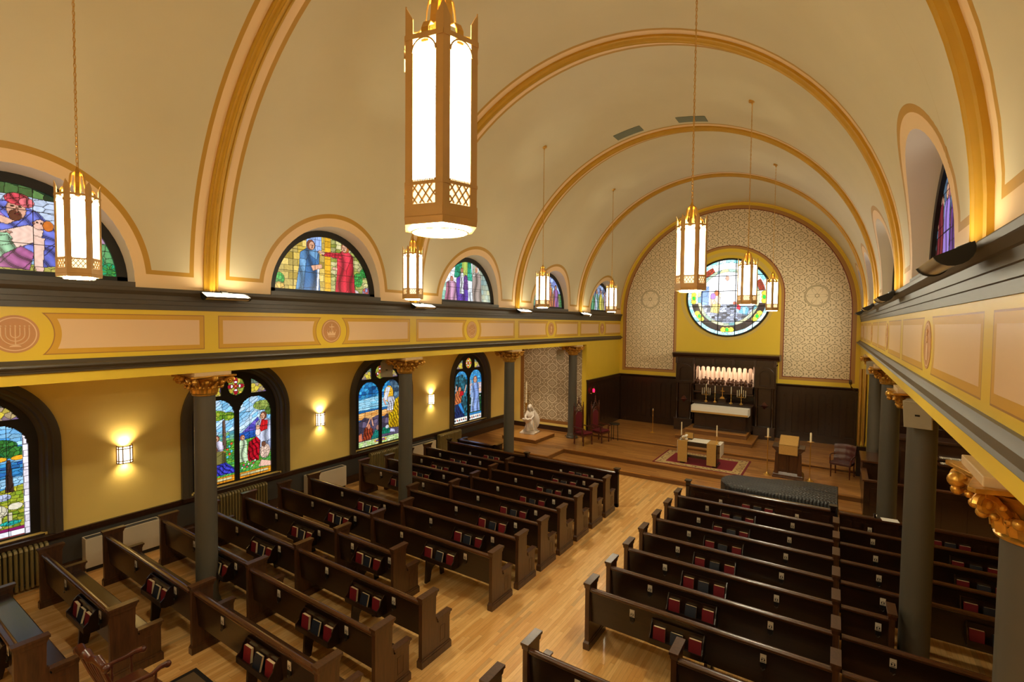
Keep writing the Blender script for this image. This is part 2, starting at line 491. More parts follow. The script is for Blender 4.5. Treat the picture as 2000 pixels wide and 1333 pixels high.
# ---- altar wall with the round window opening
def altar_wall():
    b = MB(); cx, cz, r = XC+.03, 6.08, 1.69; n = 64
    x0, x1, z0, z1 = XL-.3, XR+.3, 0, 10.3
    for i in range(n):
        a0, a1 = 2*PI*i/n, 2*PI*(i+1)/n
        def hit(a):
            c, s = math.cos(a), math.sin(a); t = 1e9
            if c > 1e-9: t = min(t, (x1-cx)/c)
            if c < -1e-9: t = min(t, (x0-cx)/c)
            if s > 1e-9: t = min(t, (z1-cz)/s)
            if s < -1e-9: t = min(t, (z0-cz)/s)
            return (cx+c*t, D, cz+s*t)
        p0 = (cx+r*math.cos(a0), D, cz+r*math.sin(a0)); p1 = (cx+r*math.cos(a1), D, cz+r*math.sin(a1))
        q0, q1 = hit(a0), hit(a1)
        b.add([p0, p1, q1, q0], [(0, 1, 2, 3)])
        e0 = (cx+(r-.05)*math.cos(a0), D+.16, cz+(r-.05)*math.sin(a0)); e1 = (cx+(r-.05)*math.cos(a1), D+.16, cz+(r-.05)*math.sin(a1))
        b.add([p0, p1, e1, e0], [(0, 1, 2, 3)])
    for (sx, sz) in ((1, 1), (1, -1), (-1, 1), (-1, -1)): pass
    # corner fillers
    def corner(cxr, czr):
        best = None
        for i in range(n):
            a0, a1 = 2*PI*i/n, 2*PI*(i+1)/n
            t = math.atan2(czr-cz, cxr-cx) % (2*PI)
            if a0 <= t < a1:
                c, s = math.cos, math.sin
                def hit(a):
                    cc, ss = math.cos(a), math.sin(a); tt = min([(x1-cx)/cc if cc > 0 else (x0-cx)/cc, (z1-cz)/ss if ss > 0 else (z0-cz)/ss])
                    return (cx+cc*tt, D, cz+ss*tt)
                b.add([hit(a0), hit(a1), (cxr, D, czr)], [(0, 1, 2)])
    for q in ((x0, z0), (x1, z0), (x1, z1), (x0, z1)): corner(*q)
    return struct(b.build('wall_front', m_altarwall))
altar_wall()

# ---- barrel vault with lunette openings
LC = [YW0-.02-.24*0+BAY*k for k in range(-1, 5)]
LR, LG, GX = 1.33, 1.25, 4.74
def vx(z): return math.sqrt(max(0, R*R-(z-ZC)**2))
def build_vault():
    b = MB()
    NT = 26
    for s in (-1, 1):
        for c in LC:
            y0, y1 = c-BAY/2, min(c+BAY/2, D)
            if c == LC[0]: y0 = YB
            ys = [y0, (y0*2+c-LR)/3, (y0+2*(c-LR))/3]+[c-LR*math.cos(PI*i/28) for i in range(29)]+[(y1+2*(c+LR))/3, (2*y1+c+LR)/3, y1]
            ys = [y for y in ys if y <= D+1e-6]
            ys += [c-LR-.0005, c+LR+.0005]; ys.sort()
            grid = []
            for y in ys:
                zs = 5.36
                if abs(y-c) < LR-1e-5: zs = 5.47+math.sqrt(LR*LR-(y-c)**2)
                elif abs(abs(y-c)-LR) < 1e-4: zs = 5.47
                if abs(y-c) > LR+1e-4: zs = 5.36
                t0 = math.asin(max(0, min(1, (zs-ZC)/R))); col = []
                if zs < ZC: col.append((XC+s*R, y, zs)); 
                else: col.append((XC+s*R*math.cos(t0), y, zs))
                for i in range(1, NT+1):
                    t = t0+(PI/2-t0)*(i/NT)**1.0
                    col.append((XC+s*R*math.cos(t), y, ZC+R*math.sin(t)))
                grid.append(col)
            m = NT+1; vs = [p for col in grid for p in col]
            fs = [(i*m+j, (i+1)*m+j, (i+1)*m+j+1, i*m+j+1) for i in range(len(grid)-1) for j in range(NT)]
            b.add(vs, fs)
    # merge + smooth
    o = b.build('ceiling', m_vault, smooth=True)
    bm = bmesh.new(); bm.from_mesh(o.data); bmesh.ops.remove_doubles(bm, verts=bm.verts[:], dist=1e-4)
    bmesh.ops.recalc_face_normals(bm, faces=bm.faces[:]); bm.to_mesh(o.data); bm.free()
    return struct(o)
build_vault()
WINN = [0]
def winname(): WINN[0] += 1; return 'window_%d' % WINN[0]

# ---- stained glass painter -------------------------------------------------
def vor(X, Y, s, asp=1.0, seed=0, rot=0):
    c, sn = math.cos(rot), math.sin(rot)
    U = (X*c+Y*sn)/s; V = (-X*sn+Y*c)/(s*asp)
    iu, iv = np.floor(U), np.floor(V); best = np.full(X.shape, 1e9); bid = np.zeros(X.shape)
    for du in (-1, 0, 1):
        for dv in (-1, 0, 1):
            a, b_ = iu+du, iv+dv
            h1 = np.modf(np.abs(np.sin(a*127.1+b_*311.7+seed*17.3)*43758.5453))[0]
            h2 = np.modf(np.abs(np.sin(a*269.5+b_*183.3+seed*7.7)*24634.6345))[0]
            d = (a+.15+.7*h1-U)**2+(b_+.15+.7*h2-V)**2
            m = d < best; best = np.where(m, d, best); bid = np.where(m, a*57.0+b_*131.0+h1*.5, bid)
    rnd = np.modf(np.abs(np.sin(bid*12.9898+seed)*43758.5453))[0]
    return bid, rnd
class Canvas:
    def __init__(s, w, h, res, bg=(120, 160, 200)):
        s.w, s.h, s.res = w, h, res; s.nx, s.ny = int(round(w/res)), int(round(h/res))
        xs = (np.arange(s.nx)+.5)*res; ys = (np.arange(s.ny)+.5)*res
        s.X, s.Y = np.meshgrid(xs, ys)
        s.c = np.zeros((s.ny, s.nx, 3)); s.id = np.zeros((s.ny, s.nx)); s.k = 0
        s.fill(np.ones(s.X.shape, bool), bg)
    def fill(s, m, col, cell=None, asp=1, var=.22, alt=None, rot=0, brick=None, folds=None):
        s.k += 1; c = np.array(lin(col)); ids = np.full(s.X.shape, s.k*1000.0); shade = np.ones(s.X.shape); cc = np.broadcast_to(c, s.c.shape).copy()
        if cell:
            cell = cell*1.25
            b, r = vor(s.X, s.Y, cell, asp, s.k, rot); ids = ids+b; shade = 1-var+2*var*r
            if alt is not None:
                a = np.array(lin(alt)); t = np.modf(r*7.13)[0][..., None]; cc = c*(1-t)+a*t
        if brick:
            bw, bh = brick; row = np.floor(s.Y/bh); colm = np.floor(s.X/bw+.5*(row % 2)); b = row*31+colm*7
            ids = ids+b; r = np.modf(np.abs(np.sin(b*12.9+s.k)*4375.5))[0]; shade = 1-var+2*var*r
            if alt is not None:
                a = np.array(lin(alt)); t = np.modf(r*7.13)[0][..., None]; cc = c*(1-t)+a*t
        if folds:
            fq, dr, off = folds; c0, s0 = math.cos(dr), math.sin(dr); t_ = (s.X*c0+s.Y*s0)*fq; u_ = (-s.X*s0+s.Y*c0)*fq
            q_ = np.sin(t_+1.1*np.sin(u_*.33+off)+off); shade = shade*(.42+.72*np.clip(.5+.5*q_, 0, 1)**.8)
            ids = ids+np.where(q_ < -.93, 3., 0.)+np.floor(u_*.11+off)*17.
        # glass streaks
        st = 1+.12*np.sin(s.X*70+3*np.sin(s.Y*23+s.k))*np.sin(s.Y*41+s.k)
        s.c = np.where(m[..., None], cc*(shade*st)[..., None], s.c); s.id = np.where(m, ids, s.id)
    def poly(s, pts, col, **k):
        m = np.zeros(s.X.shape, bool); n = len(pts); X, Y = s.X, s.Y
        P = [(p[0]*s.w, p[1]*s.h) for p in pts]
        for i in range(n):
            (x1, y1), (x2, y2) = P[i], P[(i+1) % n]
            if y1 == y2: continue
            cond = ((Y >= min(y1, y2)) & (Y < max(y1, y2))); xi = x1+(Y-y1)*(x2-x1)/(y2-y1)
            m ^= cond & (X < xi)
        s.fill(m, col, **k)
    def ell(s, cx, cy, rx, ry, col, rot=0, **k):
        # radii in units of the height
        dx, dy = s.X-cx*s.w, s.Y-cy*s.h; c, sn = math.cos(rot), math.sin(rot)
        m = ((dx*c+dy*sn)/(rx*s.h))**2+((-dx*sn+dy*c)/(ry*s.h))**2 < 1
        s.fill(m, col, **k)
    def robe(s, cx, cy, wd, ht, col, lean=0, fold=.05, alt=None, head=(214, 160, 128), hair=(90, 50, 30), hd=.0, top=.45, skin=True):
        """standing robed figure: cx,cy feet centre (fractions), wd/ht fractions of height"""
        k = s.h/s.w; w2 = wd*k/2
        pts = [(cx-w2, cy), (cx+w2*1.05, cy), (cx+w2*.85+lean*.3, cy+ht*.45), (cx+w2*.8+lean*.7, cy+ht*.78), (cx+w2*.3+lean, cy+ht*.86), (cx-w2*.3+lean, cy+ht*.86), (cx-w2*.8+lean*.7, cy+ht*.76), (cx-w2*.8+lean*.3, cy+ht*.45)]
        s.poly(pts, col, cell=.3, asp=2, var=.1, alt=alt, folds=(46/max(.25, wd*s.h+.2)*.35, lean*4, cx*9))
        r = ht*.075
        if hair: s.ell(cx+lean, cy+ht*.925, r*1.25, r*1.35, hair)
        hx, hy = cx+lean+hd*r*k*.5, cy+ht*.915
        s.ell(hx, hy, r*.85, r*1.1, head)
        if hair:
            for q in (-.35, .35): s.ell(hx+q*r*k+hd*r*k*.2, hy+r*.15, r*.14, r*.09, (50, 30, 24))
            s.ell(hx+hd*r*k*.3, hy-r*.55, r*.22, r*.08, (150, 60, 50)); s.ell(hx+hd*r*k*.35, hy-r*.15, r*.09, r*.25, (190, 130, 100))
    def lead(s, dark=(14, 12, 14)):
        e = np.zeros(s.X.shape, bool); a = s.id
        e[:, 1:] |= a[:, 1:] != a[:, :-1]; e[1:, :] |= a[1:, :] != a[:-1, :]
        s.c[e] = s.c[e]*.22+np.array(lin(dark))*.3
    def bars(s, nx, ny, t=.012):
        for i in range(1, nx): s.c[np.abs(s.X-s.w*i/nx) < t/2] = .004
        for i in range(1, ny): s.c[np.abs(s.Y-s.h*i/ny) < t/2] = .004
def pane(cv, name, mask, to3, parent, mat, noid=False):
    """turns the canvas into a mesh of coloured glass; to3(x,y)->(X,Y,Z) arrays"""
    nx, ny = cv.nx, cv.ny
    gx = np.arange(nx+1)*cv.res; gy = np.arange(ny+1)*cv.res; GX_, GY_ = np.meshgrid(gx, gy)
    co = np.stack(to3(GX_.ravel(), GY_.ravel()), 1)
    m = mask(cv.X, cv.Y) if mask else np.ones(cv.X.shape, bool)
    J, I = np.nonzero(m)
    a = J*(nx+1)+I; quads = np.stack([a, a+1, a+nx+2, a+nx+1], 1)
    used = np.unique(quads); remap = np.full((nx+1)*(ny+1), -1); remap[used] = np.arange(len(used))
    quads = remap[quads]; co = co[used]
    me = bpy.data.meshes.new(name); nf = len(quads)
    me.vertices.add(len(co)); me.vertices.foreach_set('co', co.astype(np.float32).ravel())
    me.loops.add(nf*4); me.loops.foreach_set('vertex_index', quads.astype(np.int32).ravel())
    me.polygons.add(nf); me.polygons.foreach_set('loop_start', np.arange(0, nf*4, 4, dtype=np.int32)); me.polygons.foreach_set('loop_total', np.full(nf, 4, dtype=np.int32))
    me.update(calc_edges=True)
    at = me.color_attributes.new('glass', 'FLOAT_COLOR', 'CORNER')
    cc = cv.c[J, I]; cc = np.concatenate([cc, np.ones((nf, 1))], 1)
    at.data.foreach_set('color', np.repeat(cc, 4, axis=0).astype(np.float32).ravel())
    me.materials.append(mat)
    o = bpy.data.objects.new(name, me); C.objects.link(o); o.parent = parent
    return o

SKY = dict(cell=.14, asp=.5, var=.25)
def scene_sheep(half):
    cv = Canvas(.86, 2.1, .0095, (70, 150, 210))
    cv.poly([(0, .62), (1, .62), (1, 1), (0, 1)], (50, 140, 210), cell=.13, asp=.45, var=.3, alt=(150, 205, 235))
    cv.poly([(0, .5), (1, .54), (1, .66), (0, .64)], (30, 80, 160), cell=.12, asp=.4, alt=(60, 150, 200))
    cv.poly([(0, .44), (1, .44), (1, .53), (0, .5)], (150, 200, 235), cell=.12, asp=.4)
    cv.poly([(0, 0), (1, 0), (1, .46), (.5, .42), (0, .45)], (120, 150, 40), cell=.08, asp=.6, var=.35, alt=(180, 170, 50))
    for tx in (.25, .68): cv.poly([(tx-.05, .4), (tx+.09, .4), (tx+.04, .68), (tx-.02, .68)], (60, 38, 30), cell=.06, asp=3)
    for e in ((.2, .76, .1, .05), (.55, .8, .12, .06), (.8, .74, .1, .05), (.4, .7, .09, .04)): cv.ell(*e, (20, 90, 50), cell=.06, alt=(60, 130, 50), var=.4)
    for e in ((.15, .69, .05, .02), (.55, .69, .05, .02), (.85, .69, .05, .02)): cv.ell(*e, (235, 170, 40))
    for e in ((.2, .36, .07, .045), (.6, .36, .05, .03)): cv.ell(*e, (170, 180, 210), cell=.05)
    cv.ell(.35, .24, .13, .075, (214, 206, 180), cell=.05, asp=2, var=.15); cv.ell(.78, .27, .05, .03, (222, 214, 190))
    for lx in (.12, .32, .5, .66): cv.poly([(lx, .1), (lx+.06, .1), (lx+.07, .22), (lx-.01, .22)], (205, 195, 165))
    cv.ell(.7, .13, .07, .02, (40, 170, 160), cell=.04)
    cv.poly([(0, 0), (1, 0), (1, .075), (0, .075)], (235, 235, 245), brick=(.3, .2)); 
    cv.poly([(0, .06), (1, .06), (1, .085), (0, .085)], (130, 30, 90)); cv.poly([(0, 0), (1, 0), (1, .012), (0, .012)], (180, 40, 30))
    m = (cv.X > cv.w-.07) | (cv.X < .07); cv.fill(m, (235, 228, 240), brick=(.4, .12))
    return cv
def scene_children(half):
    cv = Canvas(.86, 2.1, .0095, (120, 190, 235))
    cv.poly([(0, .55), (1, .55), (1, 1), (0, 1)], (120, 190, 235), cell=.16, asp=.4, var=.2, alt=(200, 225, 245), rot=.5)
    if half:
        cv.poly([(0, .52), (.6, .72), (.75, .6), (1, .6), (1, .45), (0, .45)], (70, 70, 170), cell=.12, alt=(110, 90, 190))
        cv.poly([(0, .46), (1, .5), (1, .58), (0, .55)], (40, 90, 180), cell=.1, asp=.5)
    else:
        cv.poly([(0, .46), (1, .5), (1, .6), (0, .55)], (60, 150, 200), cell=.1, asp=.4, alt=(150, 200, 60))
    cv.poly([(0, .06), (1, .06), (1, .5), (0, .46)], (110, 170, 50), cell=.07, asp=.6, var=.4, alt=(60, 150, 80))
    if half:
        cv.ell(.75, .86, .12, .06, (110, 140, 60), cell=.07, alt=(170, 180, 90)); cv.ell(.95, .78, .05, .05, (90, 120, 50), cell=.06)
        cv.robe(.78, .28, .26, .48, (238, 238, 246), fold=.035, alt=(170, 185, 225), hair=(110, 60, 36), hd=-.6)
        cv.poly([(.62, .52), (.9, .55), (.92, .66), (.72, .68)], (200, 30, 36), cell=.05, asp=2)
        cv.poly([(.25, .2), (.62, .18), (.68, .42), (.55, .48), (.3, .42)], (180, 16, 34), cell=.3, asp=2, folds=(60, .4, 1.))
        cv.ell(.6, .53, .035, .045, (236, 220, 215)); cv.ell(.6, .59, .026, .028, (224, 170, 138))
        cv.robe(.12, .2, .13, .32, (205, 225, 190), fold=.03, alt=(160, 190, 140), hair=(170, 90, 60), hd=.6)
        cv.ell(.82, .28, .07, .09, (222, 190, 170), cell=.06); cv.ell(.78, .37, .03, .035, (110, 70, 50))
        cv.poly([(.6, .1), (1, .08), (1, .14), (.7, .18)], (225, 180, 160))
        for i in range(9): cv.ell(.1+.05*i, .13+.03*(i % 3), .011, .011, (230, 60, 90) if i % 2 else (240, 240, 235))
    else:
        cv.poly([(.66, .4), (.78, .4), (.74, .74), (.68, .74)], (110, 84, 70), cell=.06, asp=3)
        for e in ((.5, .8, .12, .06), (.85, .78, .07, .05), (.3, .84, .06, .03)): cv.ell(*e, (90, 150, 40), cell=.07, alt=(160, 170, 50), var=.35)
        cv.robe(.3, .32, .2, .42, (90, 84, 150), fold=.035, hair=(120, 70, 40)); cv.robe(.5, .22, .18, .34, (226, 226, 240), fold=.03, hair=(140, 60, 36), alt=(190, 170, 210))
        cv.ell(.62, .36, .06, .02, (240, 200, 60), cell=.03, alt=(240, 90, 60))
        cv.robe(.45, .1, .3, .33, (80, 84, 60), fold=.04, hair=(120, 60, 40), hd=-.5, alt=(120, 110, 50))
        cv.poly([(0, .1), (1, .1), (.98, .16), (.75, .24), (.3, .22), (0, .28)], (58, 60, 180), cell=.4, folds=(70, .9, 2.))
        for i in range(6): cv.ell(.8+.06*(i % 3), .3+.03*i, .014, .014, (235, 80, 50) if i % 2 else (90, 190, 220))
    cv.poly([(0, 0), (1, 0), (1, .075), (0, .075)], (226, 150, 30), brick=(.16, .055), alt=(200, 110, 20)); cv.poly([(.04, .03), (.92, .03), (.92, .058), (.04, .058)], (190, 180, 130), brick=(.22, .2))
    return cv
def scene_tablets(half):
    cv = Canvas(.86, 2.1, .0095, (20, 90, 150))
    cv.poly([(0, .72), (1, .72), (1, 1), (0, 1)], (16, 80, 150), cell=.12, asp=.7, var=.5, alt=(60, 160, 210))
    cv.poly([(0, .56), (1, .56), (1, .76), (0, .72)], (110, 190, 225), cell=.2, asp=.25, var=.15, alt=(170, 215, 235))
    cv.poly([(0, .42), (1, .42), (1, .54), (0, .52)], (240, 190, 120), cell=.2, asp=.25, alt=(230, 150, 60))
    cv.poly([(0, .08), (1, .08), (1, .46), (.6, .42), (.3, .45), (0, .38)], (96, 84, 110), cell=.13, var=.4, alt=(60, 54, 70))
    if half:
        cv.poly([(.5, .5), (1, .5), (1, 1), (.4, 1), (.6, .8)], (30, 60, 90), cell=.1, var=.4, alt=(90, 120, 140))
        cv.ell(.4, .76, .1, .13, (240, 180, 40), cell=.06); cv.poly([(.1, .66), (.3, .66), (.5, .86), (.28, .88)], (214, 216, 226))
        cv.poly([(.3, .5), (.8, .48), (.72, .7), (.45, .72)], (220, 222, 232), cell=.3, folds=(60, .2, 1.))
        cv.poly([(.4, .22), (.95, .2), (1, .7), (.75, .66), (.6, .46), (.4, .46)], (214, 176, 20), cell=.3, folds=(60, .5, 1.), alt=(190, 140, 20))
        cv.ell(.42, .67, .035, .045, (190, 190, 200)); cv.poly([(.2, .6), (.3, .58), (.16, .7), (.1, .7)], (222, 160, 140))
        cv.poly([(0, .14), (.5, .13), (.4, .24), (.1, .24)], (20, 120, 90), cell=.05, asp=2); cv.ell(.32, .24, .035, .03, (200, 210, 220))
        cv.poly([(.45, .15), (.75, .13), (.7, .18), (.5, .2)], (190, 190, 225))
    else:
        cv.poly([(.2, .1), (.7, .1), (.72, .25), (.5, .32), (.3, .28)], (150, 60, 34), cell=.3, folds=(60, .2, 1.))
        cv.ell(.52, .3, .03, .04, (190, 120, 90)); cv.poly([(.38, .3), (.44, .3), (.62, .42), (.56, .43)], (222, 160, 130)); cv.poly([(.7, .3), (.76, .3), (.68, .43), (.62, .42)], (222, 160, 130))
        cv.poly([(.6, .1), (1, .1), (1, .2), (.85, .24)], (30, 120, 110), cell=.05, asp=2); cv.poly([(0, .1), (.2, .1), (.18, .22), (0, .2)], (200, 110, 80))
        cv.ell(.95, .26, .03, .04, (150, 110, 100))
    cv.poly([(0, 0), (1, 0), (1, .09), (0, .09)], (170, 205, 120), brick=(.14, .07), alt=(214, 222, 180)); cv.ell(.95 if not half else .12, .055, .07, .022, (232, 170, 50)); cv.ell(.95 if not half else .12, .055, .04, .012, (90, 70, 160))
    return cv
def scene_garden(half):
    cv = Canvas(.86, 2.1, .0095, (40, 120, 180))
    cv.poly([(0, .7), (1, .7), (1, 1), (0, 1)], (30, 120, 190), cell=.12, asp=.5, var=.3, alt=(80, 170, 215))
    if half:
        cv.poly([(0, .5), (1, .5), (1, .72), (0, .72)], (240, 190, 140), cell=.14, asp=.4, alt=(160, 180, 220))
        cv.poly([(0, .14), (1, .14), (1, .5), (0, .5)], (40, 90, 50), cell=.07, var=.5, alt=(20, 50, 40))
        for i in range(10): cv.ell(.1+.09*i, .3+.05*(i*7 % 4), .014, .014, (226, 232, 236))
        cv.robe(.5, .16, .3, .68, (176, 200, 238), fold=.04, alt=(120, 150, 215), hair=(150, 90, 60)); cv.poly([(.12, .6), (.2, .58), (.18, .8), (.12, .8)], (214, 170, 150)); cv.poly([(.1, .45), (.3, .45), (.3, .66), (.16, .68)], (150, 180, 228), cell=.05, asp=3)
    else:
        cv.poly([(0, .1), (1, .1), (1, .8), (.6, .92), (0, .86)], (16, 44, 50), cell=.09, var=.6, alt=(40, 110, 130))
        cv.poly([(.05, .36), (.5, .34), (.62, .6), (.3, .64), (.08, .56)], (200, 110, 60), cell=.3, folds=(50, .5, 1.)); cv.poly([(.4, .5), (.72, .52), (.7, .6), (.45, .6)], (180, 20, 34))
        cv.ell(.42, .64, .04, .045, (205, 120, 80)); cv.poly([(.74, .56), (.82, .56), (.95, .7), (.9, .72)], (222, 170, 150)); cv.poly([(.1, .6), (.18, .6), (.2, .7), (.14, .72)], (222, 170, 150))
        cv.poly([(.05, .1), (.8, .1), (.62, .36), (.1, .36)], (22, 44, 96), cell=.3, folds=(50, .5, 2.)); cv.poly([(.3, .36), (.5, .38), (.8, .18), (.7, .16)], (40, 130, 200))
    cv.poly([(0, 0), (1, 0), (1, .1), (0, .1)], (236, 236, 226), brick=(.14, .105)); 
    for i in range(6): cv.ell(.1+.16*i, .05, .018, .018, (190, 60, 40) if i % 2 else (40, 50, 80))
    return cv
def roundel(kind):
    cv = Canvas(.5, .5, .008, (40, 110, 70))
    base = [(40, 120, 70), (70, 150, 60), (120, 170, 60), (214, 200, 80)][kind]
    cv.fill(np.ones(cv.X.shape, bool), base, cell=.07, var=.4, alt=(200, 170, 60))
    for i in range(4 if kind != 2 else 3):
        a = PI/2*i if kind != 2 else 2*PI/3*i+PI/2
        cv.ell(.5+.26*math.cos(a), .5+.26*math.sin(a), .17, .11, [(40, 50, 150), (150, 20, 40), (120, 30, 30), (200, 80, 30)][kind], rot=a)
        cv.ell(.5+.2*math.cos(a), .5+.2*math.sin(a), .05, .08, (240, 240, 245), rot=a)
    cv.ell(.5, .5, .1, .1, (170, 30, 40)); cv.ell(.5, .5, .04, .04, (230, 180, 50)); cv.lead(); return cv
def aisle_window(c, fn, kind):
    root = struct(bpy.data.objects.new(winname(), None)); C.objects.link(root)
    x = WL
    # moulded casing around the opening
    prof = [(1.36, 0), (1.36, .07), (1.30, .09), (1.24, .09), (1.22, .05), (1.16, .05), (1.13, -.02), (1.10, -.02), (1.06, -.10), (1.0, -.14)]
    b = MB(); path = [(1, .0)]
    pts = []
    zs, zb = 2.60, .87
    stations = [(-1, zb, True), (-1, zs, True)]+[(PI-PI*i/32, None, False) for i in range(1, 32)]+[(1, zs, True), (1, zb, True)]
    rows = []
    for st in stations:
        row = []
        for r, d in prof:
            if st[2]: row.append((x+d, c+st[0]*r, st[1]))
            else: row.append((x+d, c+r*math.cos(st[0]), zs+r*math.sin(st[0])))
        rows.append(row)
    m = len(prof); b.add([p for row in rows for p in row], [(i*m+j, i*m+j+1, (i+1)*m+j+1, (i+1)*m+j) for i in range(len(rows)-1) for j in range(m-1)])
    struct(b.build('window_frame', m_grey, root, smooth=True))
    # sill
    struct(MB().box(x, x+.12, c-1.36, c+1.36, .80, .89).box(x-.16, x+.02, c-1.1, c+1.1, .86, .92).build('window_sill', m_walnutx, root, bevel=.006))
    # tracery plate: cut lancets from a dark board
    xg = x-.13; hw, sp = .43, .485
    zl = 2.58
    def solid(y, z):
        in_out = (abs(y) < 1.08) & (z > .90) & ((z < zs) | (y*y+(z-zs)**2 < 1.08**2))
        hole = np.zeros(y.shape, bool)
        for s in (-1, 1):
            yy = y-s*sp; hole |= (abs(yy) < hw) & (z > .96) & (z < zl); hole |= (yy*yy+(z-zl)**2 < hw*hw) & (z >= zl)
        hole |= (y*y+(z-3.30)**2 < .215**2)
        ay = abs(y); rr = np.sqrt(y*y+(z-zs)**2)
        hole |= (ay > .38) & (rr < .95) & (z > 3.10) & (np.sqrt((ay-sp)**2+(z-zl)**2) > hw+.10) & (np.sqrt(y*y+(z-3.3)**2) > .3)
        return in_out & ~hole, hole & in_out
    # dark board as a height-field slab with the openings through it
    res = .02; ny = int(2.2/res); nz = int(2.84/res)
    Yg, Zg = np.meshgrid((np.arange(ny)+.5)*res-1.1, (np.arange(nz)+.5)*res+.88)
    sol, _ = solid(Yg, Zg); mb = MB()
    # run-length boxes per row keep the mesh light
    vs = []; fs = []
    for j in range(nz):
        i = 0
        while i < ny:
            if sol[j, i]:
                k = i
                while k < ny and sol[j, k]: k += 1
                mb.box(xg-.03, xg+.035, c-1.1+i*res, c-1.1+k*res, .88+j*res, .88+(j+1)*res+.0005); i = k
            else: i += 1
    struct(mb.build('window_tracery', m_lead, root))
    for s, half in ((-1, 0), (1, 1)):
        cv = fn(half); cv.lead(); cv.bars(3, 5, .010)
        def msk(X, Y): 
            yy = X-.43; z = Y
            return (z < 1.64) | (yy*yy+(z-1.64)**2 < .44**2)
        pane(cv, 'stained_glass', msk, lambda X, Y, s=s: (np.full(X.shape, xg-.01), c+s*sp-.43+X, .94+Y), root, m_glass)
    cv = roundel(kind)
    pane(cv, 'stained_glass', lambda X, Y: (X-.25)**2+(Y-.25)**2 < .235**2, lambda X, Y: (np.full(X.shape, xg-.01), c-.25+X, 3.05+Y), root, m_glass)
    for s in (-1, 1):
        cv = Canvas(.7, .6, .01, (40, 170, 120)); cv.fill(cv.Y > -1, (60, 180, 120), cell=.1, var=.3, alt=(150, 60, 110)); cv.poly([(0, 0), (1, 0), (1, .5), (0, .5)], (90, 60, 150), cell=.08, alt=(200, 180, 60)); cv.lead()
        pane(cv, 'stained_glass', lambda X, Y: (.31+X)**2+(3.03+Y-zs)**2 < 1.0, lambda X, Y, s=s: (np.full(X.shape, xg-.01), c+s*(.31+X), 3.03+Y), root, m_glass)
    return root
for c, fn, k in zip(WC, (scene_sheep, scene_children, scene_tablets, scene_garden), range(4)):
    aisle_window(c, fn, [0, 1, 2, 3][k])

